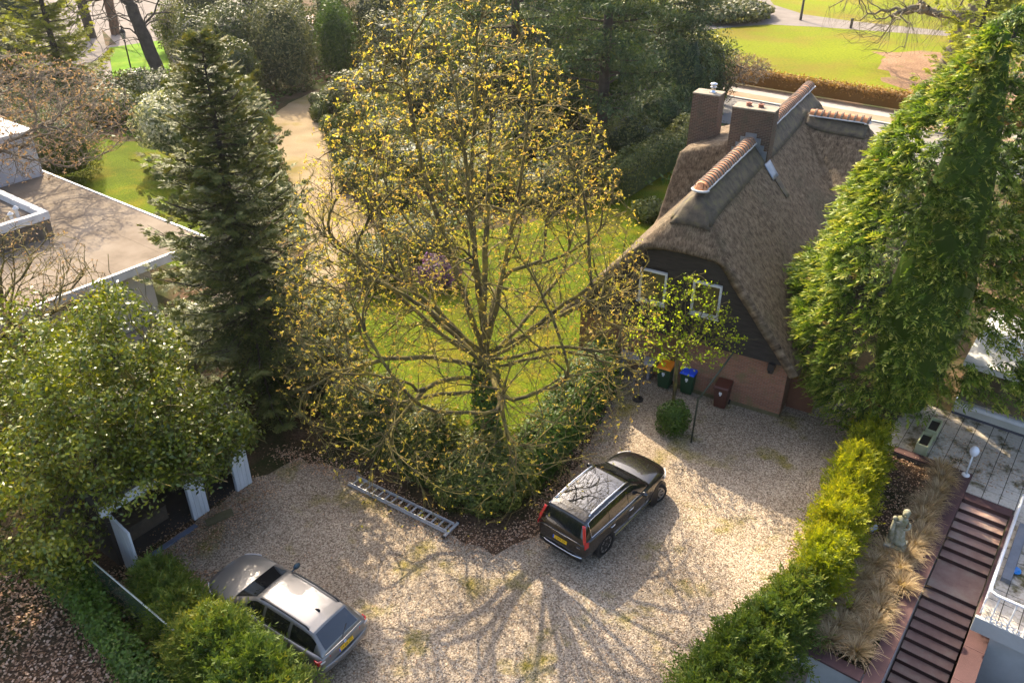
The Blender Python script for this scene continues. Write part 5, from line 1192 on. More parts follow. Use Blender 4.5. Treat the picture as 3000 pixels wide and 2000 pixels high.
larch()
spruce('golden_larch', 'pale yellow green larch behind the thuja and the road', (32.6, 60), 14, 4.0, 120, L_larch, 203, .30, .08, 1.0, .35, .1, .6, .7)
spruce('fir_tree', 'second dark fir standing just behind the other one at the lane', (-49.5, 76), 14, 4.2, 130, L_dark, 204, .38, .12, .5, .3, .3, .6, .8)
spruce('fir_tree', 'dark fir at the left end of the shrubs beyond the lawn', (-45.0, 69), 13, 4.0, 140, L_dark, 202, .38, .12, .5, .3, .3, .6, .8)
def old_lamp(x, y):
    t = thing('street_lamp', 'old fashioned black lantern on a post in front of the bright lawn patch', 'lamp', (x, y, 0)); m = plain('cast_iron', (.015, .017, .018), .5)
    b = MB(); b.lathe([(.16, 0), (.16, .4), (.09, .5), (.07, 1.2), (.055, 3.3), (.12, 3.35), (.05, 3.45)], (x, y, 0), 10); b.build('post', m, t, smooth=True)
    b = MB(); b.lathe([(.14, 3.5), (.25, 4.05), (.25, 4.06), (.13, 3.5)], (x, y, 0), 6); b.build('glass', plain('lamp_glass', (.3, .32, .32), .1), t)
    b = MB(); b.lathe([(.31, 4.05), (.2, 4.3), (.08, 4.4), (.05, 4.5), (.02, 4.6)], (x, y, 0), 6); b.build('hood', m, t)
    b = MB()
    for k in range(6):
        a = k * math.pi / 3; b.tube([(x + .14 * math.cos(a), y + .14 * math.sin(a), 3.48), (x + .26 * math.cos(a), y + .26 * math.sin(a), 4.08)], .015, 4)
    b.build('cage', m, t)
old_lamp(-35.4, 78.2)

# ================================================================== park across the road
rp = lambda t_, o_: road_pt(t_, o_)
hedge('beech_hedge', 'clipped brown beech hedge along the park pavement', 'hedge', [rp(-8, 4.6), rp(6, 4.6), rp(14, 4.6), rp(24, 4.6), rp(34, 4.6)], 1.0, 1.55, 16000, .2, .10, L_beech, 210, 'broad', .04, taper=.97, round_=.25, topvar=.03)
bush('rhododendron_bed', 'broad pale green rhododendron bed inside the park path', 'bush', (25.5, 110.5), (7.0, 6.6, 2.1), 12000, .55, .3, L_grey, 211, lump=.1)
def park_tree():
    t = thing('beech_tree', 'big bare park tree with a flared trunk and hanging twigs', 'tree', (41.6, 80.5, 0)); s = Skel(212); R = s.rng
    s.path([(41.6, 80.5, -.1)], -1, 0); f = s.limb(0, [(41.75, 80.5, 2), (42.4, 80.4, 6), (43.0, 80.2, 11)], 0, .5, .03)
    tr = list(range(len(s.pos)))
    for z, p in ((5.2, [(40, 81, 5.0), (37.6, 81.5, 5.6), (35, 82, 5.2), (33, 82.5, 4.4)]), (6.8, [(40, 82, 7.8), (36, 84, 8.6), (32.5, 86, 7.6)]), (8, [(42, 77, 9), (40, 73, 9)]), (8.5, [(40.5, 84, 9.5), (37, 88, 9.0)]), (9, [(44, 84, 11), (44, 88, 12)]), (7.5, [(44.5, 78, 9), (47, 76, 9.6)])):
        s.limb(min(tr, key=lambda i: abs(s.pos[i][2] - z)), p, 1, .5, .12)
    T = np.stack([R.uniform(32, 45, 260), R.uniform(74, 89, 260), R.uniform(4.5, 12, 260)], 1); s.level(T, 2, .5, 4, .5, .12, .1)
    T = np.stack([R.uniform(31.5, 45, 1400), R.uniform(76, 89, 1400), R.uniform(1.9, 8, 1400)], 1); s.level(T, 3, .45, 3, .2, .05, .25)
    s.finish(.009, .72); link('trunk', s.mesh('trunk'), M_palebark, t)
    b = MB(); b.lathe([(1.35, -.05), (1.05, .25), (.88, .7), (.78, 1.4), (.7, 2.2)], (41.65, 80.5, 0), 12); b.build('root_flare', M_palebark, t, smooth=True)
park_tree()
lm = thing('lamp_post', 'slim brown lamp post beside the forking park path', 'lamp', (35.8, 107.6, 0)); b = MB(); b.tube([(35.8, 107.6, 0), (35.8, 107.6, 3), (35.8, 107.6, 8)], [.17, .12, .09], 10); b.build('post', plain('brown_post', (.055, .045, .035), .6), lm)
b = MB(); b.tube([(35.8, 107.6, 8), (35.9, 107.6, 8.3), (37.0, 107.6, 8.4)], .06, 6); b.sphere((37.2, 107.6, 8.4), (.4, .16, .1), 10, 6); b.build('lamp_head', plain('brown_post', (.055, .045, .035), .6), lm)
bo = thing('bollard', 'short dark bollard on the grass beside the park path', 'bollard', (40.2, 102.4, 0)); b = MB(); b.lathe([(.16, 0), (.16, .9)], (40.2, 102.4, 0), 10); b.build('post', plain('dark_bollard', (.035, .02, .018), .6), bo); b = MB(); b.lathe([(.19, .9), (.19, 1.05), (.1, 1.12)], (40.2, 102.4, 0), 10); b.build('cap', plain('dark_bollard', (.035, .02, .018), .6), bo)
bare_tree('pollard_tree', 'small gnarled bare tree at the roadside behind the chimneys', (17.6, 69.3), [(17.8, 69.3, 1.0), (18.2, 69.2, 1.9)], [[(16.6, 69.5, 2.8), (15, 70, 3.4)], [(19.4, 69, 2.8), (21.4, 68.6, 3.2)], [(18.4, 68, 3), (18.6, 66.8, 3.6)], [(18.6, 70.4, 3), (19.2, 71.6, 3.6)]], (18.0, 69.2), dome(3.4), 2.0, 4.2, (70, 380, 900), 220, .014, .2, buds=True, bl=.16, bw=.05)
# ================================================================== cars
M_glass = noisemat('car_glass', [(.008, .009, .010), (.014, .015, .016)], 1, .03, 0, spec=.9, coat=.6)
M_rubber = noisemat('tyre_rubber', [(.012, .012, .012), (.025, .024, .023)], 6, .85, .2, 40)
M_rim = noisemat('rim_alloy', [(.45, .44, .42), (.6, .59, .57)], 4, .3, 0, metal=.9)
M_rimdark = plain('rim_black', (.012, .012, .013), .35)
M_chrome = noisemat('chrome', [(.65, .65, .66), (.75, .75, .76)], 2, .12, 0, metal=1.)
M_red = noisemat('tail_light_red', [(.42, .008, .012), (.6, .02, .02)], 8, .12, 0, spec=.7, coat=.8)
M_clear = plain('clear_lens', (.55, .52, .5), .1)
M_trim = plain('black_trim', (.012, .012, .013), .5)
M_plate = plain('yellow_plate', (.78, .45, .01), .4)
M_plateblue = plain('plate_blue', (.01, .08, .45), .4)
M_ink = plain('plate_ink', (.01, .01, .01), .5)

def text_mesh(txt, size):
    cu = bpy.data.curves.new('txt', 'FONT'); cu.body = txt; cu.size = size; cu.align_x = 'CENTER'; cu.align_y = 'CENTER'; cu.extrude = .0015
    o = bpy.data.objects.new('txt', cu); C.objects.link(o); dg = bpy.context.evaluated_depsgraph_get(); me = bpy.data.meshes.new_from_object(o.evaluated_get(dg)); bpy.data.objects.remove(o); return me

def interp(xs_, vs_):
    return lambda x: float(np.interp(x, xs_, vs_))

def car(name, label, loc, rz, P, paint):
    t = thing(name, label, 'car', loc, rz)
    W_, ZB, ZS, ZT_ = (interp(P['x'], P[k]) for k in ('w', 'zb', 'zs', 'zt'))
    def ring(x):
        w, zb, zs, zt = W_(x), ZB(x), ZS(x), ZT_(x); sh = P.get('sh', .93)
        h = [(0, zb), (w * .80, zb), (w * .955, zb + .10), (w, zb + (zs - zb) * .45), (w * .995, zs - .16), (w * .985, zs - .06), (w * sh, zs + .0), (w * .62, zs + (zt - zs) * .85), (0, zt)]
        return [(x, y, z) for y, z in h] + [(x, -y, z) for y, z in h[-2:0:-1]]
    b = MB(); xs_ = P['x']; n = 0; vs = []
    for x in xs_: r = ring(x); n = len(r); vs += r
    fs = [(i * n + k, (i + 1) * n + k, (i + 1) * n + (k + 1) % n, i * n + (k + 1) % n) for i in range(len(xs_) - 1) for k in range(n)] + [tuple(range(n)), tuple((len(xs_) - 1) * n + k for k in range(n))[::-1]]
    b.add(vs, fs); body = b.build('body', paint, t, smooth=True, subsurf=2)
    # greenhouse
    YB, YR, ZR = (interp(P['gx'], P[k]) for k in ('yb', 'yr', 'zr')); zs0 = lambda x: ZS(x) - .02
    def top(x, f):                      # roof surface at lateral fraction f
        return (x, YR(x) * f, ZR(x) + P['crown'] * (1 - f * f))
    def side(x, v, sgn, o=0.):          # side glass line, v 0 belt .. 1 roof edge
        z0 = zs0(x) + .01; z1 = ZR(x) - .02; y0 = YB(x); y1 = YR(x) * 1.02
        bul = .035 * math.sin(math.pi * v); return (x, sgn * (y0 + (y1 - y0) * v + bul + o), z0 + (z1 - z0) * v)
    b = MB(); gx = []
    for a, c_ in zip(P['gx'][:-1], P['gx'][1:]): gx += list(np.linspace(a, c_, 5)[:-1])
    gx.append(P['gx'][-1]); n = 0; vs = []
    for x in gx:
        half = [(x, 0, zs0(x) - .08)] + [(x, YB(x), zs0(x) - .08)] + [side(x, v, 1) for v in (0, .25, .5, .75, .93)] + [top(x, f) for f in (.95, .8, .5, 0)]
        r = half + [(p[0], -p[1], p[2]) for p in half[-2:0:-1]]; n = len(r); vs += r
    b.add(vs, [(i * n + k, (i + 1) * n + k, (i + 1) * n + (k + 1) % n, i * n + (k + 1) % n) for i in range(len(gx) - 1) for k in range(n)] + [tuple(range(n)), tuple((len(gx) - 1) * n + k for k in range(n))[::-1]])
    b.build('roof', paint, t, smooth=True)
    def panel(nm, x0, x1, f, mat, off=.008, skew=0., label_=None):
        b = MB(); b.grid(lambda u, v: (lambda xx, ff: (xx, YR(xx) * ff, ZR(xx) + P['crown'] * (1 - ff * ff) + off))(x0 + (x1 - x0) * v + skew * (1 - (2 * u - 1) ** 2), (2 * u - 1) * f), 12, 10); return b.build(nm, mat, t, smooth=True)
    panel('windscreen', *P['screen'], .90, M_glass, .012); panel('rear_window', *P['rearwin'], .90, M_glass, .012)
    if 'sunroof' in P: panel('sunroof', *P['sunroof'], .84, M_glass, .006, 0)
    if 'spoiler' in P: panel('spoiler', *P['spoiler'], .97, paint, .014)
    for sgn in (-1, 1):
        for (a0, a1) in P['sidewin']:
            b = MB()
            def fn(u, v):
                x = a0 + (a1 - a0) * u; return side(x, .12 + .78 * v, sgn, .008)
            b.grid(fn, 8, 4); b.build('side_window', M_glass, t, smooth=True)
        if P.get('chrome_line'):
            x0, x1 = P['sidewin'][-1][0], P['sidewin'][0][1]; b = MB()
            b.tube([side(x0 + (x1 - x0) * u, .07, sgn, .016) for u in np.linspace(0, 1, 14)], .013, 5); b.tube([side(x0 + (x1 - x0) * u, .93, sgn, .012) for u in np.linspace(0, 1, 14)], .010, 5)
            b.tube([side(x0, v, sgn, .014) for v in np.linspace(.07, .93, 5)], .011, 5)
            b.build('window_trim', M_chrome, t, smooth=True)
        x0, x1, f_, m_ = P['rails']; b = MB(); zz = lambda x: ZR(x) + P['crown'] * (1 - f_ * f_)
        b.tube([(x0, sgn * YR(x0) * f_, zz(x0) + .0)] + [(x, sgn * YR(x) * f_, zz(x) + .045) for x in np.linspace(x0 + .12, x1 - .12, 12)] + [(x1, sgn * YR(x1) * f_, zz(x1))], .024, 8); b.build('roof_rail', m_, t, smooth=True)
        # mirrors
        mx, mz = P['mirror']; b = MB(); yy = YB(mx) + .02
        b.tube([(mx, sgn * (yy - .05), mz), (mx, sgn * (yy + .10), mz + .02)], .025, 6); b.sphere((mx, sgn * (yy + .17), mz + .05), (.075, .125, .085), 12, 8); b.build('side_mirror', P['mirror_mat'], t, smooth=True)
        for hx in P['handles']:
            b = MB(); yh = W_(hx) * .995; b.tube([(hx - .11, sgn * yh, ZS(hx) - .15), (hx - .08, sgn * (yh + .035), ZS(hx) - .145), (hx + .08, sgn * (yh + .035), ZS(hx) - .14), (hx + .11, sgn * yh, ZS(hx) - .14)], .016, 6); b.build('door_handle', P['handle_mat'], t, smooth=True)
        if P.get('sill'):
            b = MB(); b.tube([(.45, sgn * (W_(.5) * .985), .42), (P['wb'] - .45, sgn * (W_(2.4) * .985), .42)], .018, 6); b.build('sill_strip', M_chrome, t)
        # door shut lines
        for dx in P['doors']:
            b = MB(); b.tube([(dx + .02 * q, sgn * (np.interp(z_, [.35, .6, ZS(dx) - .06], [W_(dx) * .965, W_(dx) * 1.0, W_(dx) * .985]) + .002), z_) for q, z_ in enumerate(np.linspace(.35, ZS(dx) - .06, 6))], .006, 4); b.build('door_gap', M_trim, t)
        for wx, steer in ((0, 0), (P['wb'], P.get('steer', 0))):
            R_ = P['wr']; yw = P['track']
            b = MB(); b.lathe([(R_ + .075, yw - .35), (R_ + .075, P['arch'])], (0, 0, 0), 24, 'y')
            b.v = [(x + wx, sgn * y, z + R_) for x, y, z in b.v]; b.build('wheel_arch', M_trim, t)
            w_ = bpy.data.objects.new('wheel', None)
            b = MB(); b.lathe([(R_ * .70, -.11), (R_ * .93, -.12), (R_, -.09), (R_, .09), (R_ * .93, .12), (R_ * .70, .11)], (0, 0, 0), 28, 'y', True)
            mt = Matrix.Translation((wx, sgn * yw, R_)) @ Matrix.Rotation(steer, 4, 'Z')
            tr_ = lambda bb: setattr(bb, 'v', [tuple(mt @ Vector(p)) for p in bb.v])
            tr_(b); wh = b.build('wheel', M_rubber, t, smooth=True)
            b = MB(); b.lathe([(R_ * .02, sgn * .085), (R_ * .70, sgn * .085), (R_ * .70, sgn * .02), (R_ * .02, sgn * .02)], (0, 0, 0), 24, 'y'); tr_(b); b.build('rim_dish', M_rimdark, wh)
            b = MB()
            for k in range(P['spokes']):
                a = 2 * math.pi * k / P['spokes']
                for da in (-.12, .12): b.bar((.05 * math.cos(a), sgn * .095, .05 * math.sin(a)), (R_ * .68 * math.cos(a + da), sgn * .105, R_ * .68 * math.sin(a + da)), .034, .02, (0, 1, 0))
            b.lathe([(R_ * .66, sgn * .085), (R_ * .715, sgn * .085), (R_ * .715, sgn * .112), (R_ * .66, sgn * .112)], (0, 0, 0), 28, 'y', True); b.lathe([(.001, sgn * .1), (.055, sgn * .115), (.055, sgn * .09)], (0, 0, 0), 12, 'y')
            tr_(b); b.build('rim', M_rim, wh)
            bpy.data.objects.remove(w_)
    # number plate
    px, pz, tilt = P['plate']
    mtx = Matrix.Translation((px, 0, pz)) @ Matrix.Rotation(math.pi, 4, 'Z') @ Matrix.Rotation(-tilt, 4, 'Y') @ Matrix(((0, 0, 1, 0), (1, 0, 0, 0), (0, 1, 0, 0), (0, 0, 0, 1)))
    def pl(bb): bb.v = [tuple(mtx @ Vector(p)) for p in bb.v]; return bb
    b = pl(MB().box(-.26, .26, -.055, .055, 0, .012)); plate = b.build('number_plate', M_plate, t)
    b = pl(MB().box(-.26, -.215, -.055, .055, .0121, .014)); b.build('country_band', M_plateblue, plate)
    me = text_mesh(P['reg'], .098); me.transform(mtx @ Matrix.Translation((.022, 0, .0135))); o = bpy.data.objects.new('lettering', me); C.objects.link(o); me.materials.clear(); me.materials.append(M_ink); o.parent = plate
    return t, body, dict(W=W_, ZS=ZS, YR=YR, ZR=ZR, side=side, mtx=mtx, pl=pl)

M_brownpaint = noisemat('dark_brown_metallic', [(.010, .008, .007), (.016, .0125, .010)], 300, .25, 0, spec=.6, metal=.3, coat=1.)
M_silver = noisemat('beige_silver_metallic', [(.17, .162, .15), (.21, .2, .186)], 300, .34, 0, spec=.5, metal=.45, coat=1.)
SUV = dict(x=[-1.085, -1.06, -.95, -.7, -.3, .5, 1.3, 2.1, 2.45, 2.9, 3.3, 3.6, 3.78, 3.86], w=[.78, .85, .915, .95, .965, .965, .965, .96, .955, .945, .915, .83, .70, .58],
           zb=[.50, .40, .33, .30, .28, .27, .27, .27, .27, .28, .30, .34, .40, .48], zs=[.96, 1.02, 1.08, 1.12, 1.13, 1.11, 1.10, 1.09, 1.09, 1.06, 1.0, .92, .82, .72],
           zt=[.98, 1.05, 1.11, 1.15, 1.15, 1.13, 1.12, 1.14, 1.17, 1.165, 1.12, 1.04, .92, .78],
           gx=[-1.05, -.80, -.5, .3, 1.0, 1.5, 2.45], yb=[.80, .86, .885, .90, .90, .895, .86], yr=[.74, .67, .665, .68, .68, .665, .80], zr=[1.13, 1.655, 1.70, 1.745, 1.735, 1.69, 1.145], crown=.03,
           screen=(1.60, 2.38), rearwin=(-1.03, -.84), spoiler=(-.86, -.55), sunroof=(-.42, 1.1), sidewin=[(1.22, 1.95), (.22, 1.12), (-.72, .12)], chrome_line=True, rails=(-.55, 1.55, .93, M_chrome),
           mirror=(1.85, 1.16), mirror_mat=M_brownpaint, handles=(.28, 1.28), handle_mat=M_chrome, sill=True, doors=(.18, 1.17, 2.15), wb=2.984, wr=.385, track=.845, arch=.957, steer=-.42, spokes=8,
           plate=(-1.097, .80, .22), reg='J-093-ZV')
vol, vbody, VF = car('parked_suv', 'dark brown estate car with a glass roof parked beside the hedge tip', (2.16, 18.85, 0), .86, SUV, M_brownpaint)
for sgn in (-1, 1):
    b = MB(); b.grid(lambda u, v: (lambda x_, z_: (x_, sgn * (np.interp(z_, [.92, 1.08, 1.14, 1.62], [.895, .885, .845, .70]) - .045 * (2 * u - 1) * (1 if z_ > 1.1 else .4) + .012), z_))(-.985 - .075 * (1 if v < .3 else 1 - (v - .3) * .3) + .19 * max(0, v - .3) + (1 - u) * (.16 if v < .3 else .03), .90 + .72 * v), 5, 14)
    b.build('tail_light', M_red, vol, smooth=True, solid=.03)
b = MB(); b.tube([(-1.06, -.80, .50), (-1.115, -.5, .49), (-1.125, 0, .49), (-1.115, .5, .49), (-1.06, .80, .50)], .022, 6); b.build('bumper_strip', M_chrome, vol, smooth=True)
b = MB(); b.grid(lambda u, v: (-1.098 + .045 * (2 * u - 1) ** 2, .80 * (2 * u - 1), .33 + .14 * v), 12, 2); b.build('rear_bumper', M_trim, vol, smooth=True, solid=.03)
b = MB(); b.tube([(-1.075, -.62, 1.035), (-1.095, 0, 1.045), (-1.075, .62, 1.035)], .008, 5); b.build('tailgate_line', M_chrome, vol)
me = text_mesh('V O L V O', .07); me.transform(VF['mtx'] @ Matrix.Translation((0, .155, .012))); o = bpy.data.objects.new('lettering', me); C.objects.link(o); me.materials.clear(); me.materials.append(M_chrome); o.parent = vol
b = MB(); b.box(-1.105, -1.085, -.74, -.62, .86, .885); b.build('model_badge', M_chrome, vol)
for sgn in (-1, 1):
    b = MB(); b.grid(lambda u, v: (3.30 + .42 * u, sgn * (.925 - .26 * u ** 1.5 + .006), .80 + .12 * v - .02 * u), 6, 2); b.build('headlight', M_clear, vol, smooth=True, solid=.03)

EST = dict(x=[-1.12, -1.09, -.98, -.75, -.3, .5, 1.3, 2.0, 2.35, 2.8, 3.2, 3.5, 3.66, 3.74], w=[.74, .82, .88, .91, .92, .925, .925, .92, .915, .90, .865, .78, .66, .52],
           zb=[.42, .34, .28, .25, .23, .22, .22, .22, .22, .22, .23, .26, .32, .40], zs=[.86, .90, .93, .95, .955, .94, .925, .915, .91, .885, .84, .77, .70, .62],
           zt=[.87, .92, .96, .97, .97, .96, .95, .965, .99, .985, .945, .88, .79, .68],
           gx=[-1.06, -.62, -.3, .4, 1.0, 1.45, 2.35], yb=[.76, .80, .82, .835, .835, .83, .80], yr=[.66, .575, .575, .585, .585, .575, .74], zr=[.965, 1.36, 1.405, 1.44, 1.435, 1.395, .985], crown=.025,
           screen=(1.54, 2.30), rearwin=(-1.02, -.66), spoiler=(-.66, -.44), sidewin=[(1.12, 1.75), (.15, 1.02), (-.78, .05)], rails=(-.45, 1.35, .96, M_trim),
           mirror=(1.72, .99), mirror_mat=plain('mirror_blue_black', (.02, .05, .07), .1), handles=(.2, 1.2), handle_mat=M_silver, sill=False, doors=(.12, 1.08, 2.05), wb=2.888, wr=.325, track=.80, arch=.918, spokes=7,
           plate=(-1.132, .76, .18), reg='74-BB-ZG')
bmw, bbody, BF = car('parked_estate_car', 'beige silver estate car parked nose towards the open garage', (-5.3, 14.92, 0), 2.55, EST, M_silver)
for sgn in (-1, 1):
    b = MB(); b.grid(lambda u, v: (-1.10 + .075 * u + .26 * max(0, u - .45), sgn * (.52 + .36 * min(1, u * 1.6) + .012), .70 + .16 * v), 8, 3); tl = b.build('tail_light', M_red, bmw, smooth=True, solid=.03)
    b = MB(); b.grid(lambda u, v: (-1.122 + .072 * (.25 + .3 * u), sgn * (.52 + .36 * min(1, (.3 + .25 * u) * 1.6) + .026), .775 + .05 * v), 4, 2); b.build('reversing_light', M_clear, tl, smooth=True, solid=.02)
    b = MB(); b.grid(lambda u, v: (3.12 + .46 * u, sgn * (.885 - .24 * u ** 1.6 + .006), .66 + .12 * v - .02 * u), 6, 2); b.build('headlight', M_clear, bmw, smooth=True, solid=.03)
b = MB(); b.grid(lambda u, v: (-1.175 + .10 * (2 * u - 1) ** 2 + .02 * abs(v - .5), .86 * (2 * u - 1), .42 + .18 * v), 14, 4); b.build('rear_bumper', M_silver, bmw, smooth=True, solid=.06)
b = MB(); b.tube([(-1.07, -.66, .935), (-1.10, 0, .94), (-1.07, .66, .935)], .018, 6); b.build('rear_window_strip', M_silver, bmw)
b = MB(); b.lathe([(.001, 0), (.042, .0), (.042, .012), (.001, .016)], (0, 0, 0), 16); b.v = [tuple(BF['mtx'] @ Matrix.Translation((0, .105, .0)) @ Vector(p)) for p in b.v]; em = b.build('emblem', plain('emblem_white', (.6, .62, .66), .2), bmw)
for k in range(2):
    b = MB(); a0 = k * math.pi; b.add([(0, 0, .0175)] + [(.03 * math.cos(a0 + a), .03 * math.sin(a0 + a), .0175) for a in np.linspace(0, math.pi / 2, 6)], [(0, i, i + 1) for i in range(1, 6)]); b.v = [tuple(BF['mtx'] @ Matrix.Translation((0, .105, .0)) @ Vector(p)) for p in b.v]; b.build('emblem_field', M_plateblue, em)
b = MB(); b.hexa([(-.28, -.03, 1.425), (-.12, -.02, 1.435), (-.12, .02, 1.435), (-.28, .03, 1.425)], [(-.28, -.008, 1.52), (-.22, -.006, 1.50), (-.22, .006, 1.50), (-.28, .008, 1.52)]); b.build('roof_aerial', M_trim, bmw)
b = MB(); b.bar((-1.065, .05, .985), (-.93, -.28, 1.13), .02, .015); b.build('rear_wiper', M_trim, bmw)

# ================================================================== wheelie bins, pole, ladder, table, parasol
def bin_(label, lid, body_c, x, y, rz, open_=0.):
    t = thing('wheelie_bin', label, 'bin', (x, y, 0), rz, group='wheelie bins by the brick wall')
    M = plain('bin_' + body_c[0], body_c[1], .5); Ml = plain('lid_' + lid[0], lid[1], .4)
    b = MB(); b.hexa([(-.22, -.24, .05), (.22, -.24, .05), (.22, .26, .05), (-.22, .26, .05)], [(-.28, -.34, .98), (.28, -.34, .98), (.28, .34, .98), (-.28, .34, .98)]); b.build('body', M, t, bevel=.03)
    b = MB(); b.box(-.295, .295, -.36, .36, .93, .99); b.build('rim', M, t, bevel=.01)
    b = MB(); b.hexa([(-.305, -.38, .992), (.305, -.38, .992), (.305, .35, .992), (-.305, .35, .992)], [(-.27, -.33, 1.06), (.27, -.33, 1.06), (.27, .30, 1.09), (-.27, .30, 1.09)]); b.build('lid', Ml, t, bevel=.02)
    b = MB(); b.tube([(-.26, .36, 1.0), (-.26, .43, 1.03), (.26, .43, 1.03), (.26, .36, 1.0)], .018, 6); b.build('handle', M, t)
    for s_ in (-1, 1):
        b = MB(); b.lathe([(.10, s_ * .235), (.10, s_ * .285)], (0, 0, 0), 14, 'y'); b.v = [(y_, x_ * 1.0 + .27, z_ + .10) for x_, y_, z_ in b.v]; b.build('wheel', M_rubber, t)
    b = MB(); b.box(-.055, .055, -.333, -.305, .72, .82); b.box(-.03, .03, -.34, -.31, .66, .70); b.build('white_emblem', plain('white_print', (.7, .7, .7), .6), t)
    return t
BG = ('green', (.012, .055, .02)); rzb = math.radians(-30)
bin_('green wheelie bin with an orange lid beside the brick wall', ('orange', (.75, .22, .01)), BG, 6.15, 27.35, rzb)
bin_('green wheelie bin with a bright blue lid beside the brick wall', ('blue', (.005, .07, .62)), BG, 7.0, 26.95, rzb)
bb = bin_('brown wheelie bin standing alone in front of the brick wall', ('brown', (.095, .028, .018)), ('brown', (.075, .022, .014)), 8.12, 26.0, rzb)
b = MB(); b.box(-.20, -.04, -.2, -.1, 1.062, 1.07)
gp = thing('bent_pole', 'thin bent dark green pole standing in the gravel before the brick wall', 'pole', (6.55, 23.7, 0))
b = MB(); b.tube([(6.55, 23.7, 0), (6.62, 23.85, 1.75), (6.62, 23.85, 1.8)], .035, 8); b.build('upright', plain('pole_green', (.025, .035, .02), .5), gp, smooth=True)
b = MB(); b.tube([(6.62, 23.85, 1.78), (7.95, 24.9, 3.15)], .034, 8); b.build('arm', plain('pole_green', (.025, .035, .02), .5), gp, smooth=True)
b = MB(); b.lathe([(.045, 1.72), (.045, 1.84)], (6.62, 23.85, 0), 8); b.build('collar', plain('pole_green', (.025, .035, .02), .5), gp)
ld = thing('ladder', 'long aluminium ladder lying on the gravel below the hedge', 'ladder', (-3.6, 20.3, 0))
M_alu = noisemat('weathered_aluminium', [(.36, .35, .34), (.5, .49, .48)], 3, .5, .1, 20, metal=.15)
A0, A1 = Vector((-5.6, 21.35, .06)), Vector((-2.05, 18.98, .10)); dl_ = (A1 - A0).normalized(); nl = Vector((-dl_.y, dl_.x, 0)).normalized() * .44
for z_, sh_ in ((0, 0), (.075, .04)):
    for k in range(2):
        b = MB(); o_ = nl * (k + (.05 if z_ and not k else 0) - (.05 if z_ and k else 0)); b.bar(A0 + o_ + dl_ * sh_ + Vector((0, 0, z_)), A1 + o_ - dl_ * sh_ + Vector((0, 0, z_)), .028, .065); b.build('rail', M_alu, ld, bevel=.004)
    for k in range(15):
        p = A0 + dl_ * (.12 + k * .283) + Vector((0, 0, z_)) + dl_ * (.09 if z_ else 0); b = MB(); b.tube([p + nl * .03, p + nl * .97], .016, 6); b.build('rung', M_alu, ld)
b = MB(); b.bar(A1 - nl * .45, A1 + nl * 1.35, .08, .06); b.build('foot_bar', M_alu, ld, bevel=.006)
for s_ in (-.45, 1.35):
    b = MB(); b.bar(A1 + nl * (s_ - .06), A1 + nl * (s_ + .06), .1, .075); b.build('rubber_foot', M_rubber, ld)
tb = thing('garden_table', 'grey stone topped garden table against the house wall', 'table', (5.1, 28.3, 0))
TBf = lambda x, y, z: (5.15 + .866 * x + .5 * y, 28.35 - .5 * x + .866 * y, z)
b = MB(); b.box(-.75, .75, -.35, .35, .70, .76, TBf); b.build('tabletop', noisemat('grey_stone', [(.33, .32, .33), (.45, .44, .45)], 3, .7), tb, bevel=.01)
for s_ in (-1, 1):
    b = MB(); b.box(s_ * .6 - .06, s_ * .6 + .06, -.28, .28, 0, .70, TBf); b.build('leg', noisemat('grey_panel', [(.2, .19, .21), (.28, .27, .29)], 3, .8), tb)
pu = thing('closed_parasol', 'closed dark grey parasol standing on the gravel beside the hedge', 'parasol', (4.95, 26.4, 0))
b = MB(); b.lathe([(.22, 0), (.22, .05), (.04, .07), (.022, .1), (.022, 2.2)], (4.95, 26.4, 0), 10); b.build('pole', M_trim, pu)
b = MB(); b.lathe([(.03, .75), (.07, .9), (.11, 1.3), (.10, 1.8), (.05, 2.2), (.015, 2.35)], (4.95, 26.4, 0), 9); b.build('furled_canopy', plain('grey_canvas', (.05, .05, .055), .9), pu)
# wire fence
fn_ = thing('wire_fence', 'green wire mesh fence with a pale top rail above the leaf litter', 'fence', (-9.2, 14.4, 0))
FA, FB = Vector((-11.6, 16.2, 0)), Vector((-5.6, 11.65, 0)); M_fence = plain('fence_green', (.02, .05, .025), .5)
b = MB(); b.tube([FA + Vector((0, 0, 1.8)), FB + Vector((0, 0, 1.8))], .022, 8); b.build('top_rail', noisemat('pale_rail', [(.33, .36, .30), (.5, .52, .46)], 3, .5), fn_)
for k in range(4):
    p = FA.lerp(FB, k / 3); b = MB(); b.tube([p, p + Vector((0, 0, 1.82))], .025, 6); b.build('post', M_fence, fn_)
b = MB()
for k in range(19): b.bar(FA + Vector((0, 0, .1 * k + .02)), FB + Vector((0, 0, .1 * k + .02)), .006)
for k in range(150):
    p = FA.lerp(FB, k / 149); b.bar(p, p + Vector((0, 0, 1.8)), .006)
tag(b.build('wire_mesh', M_fence, fn_), kind='stuff')

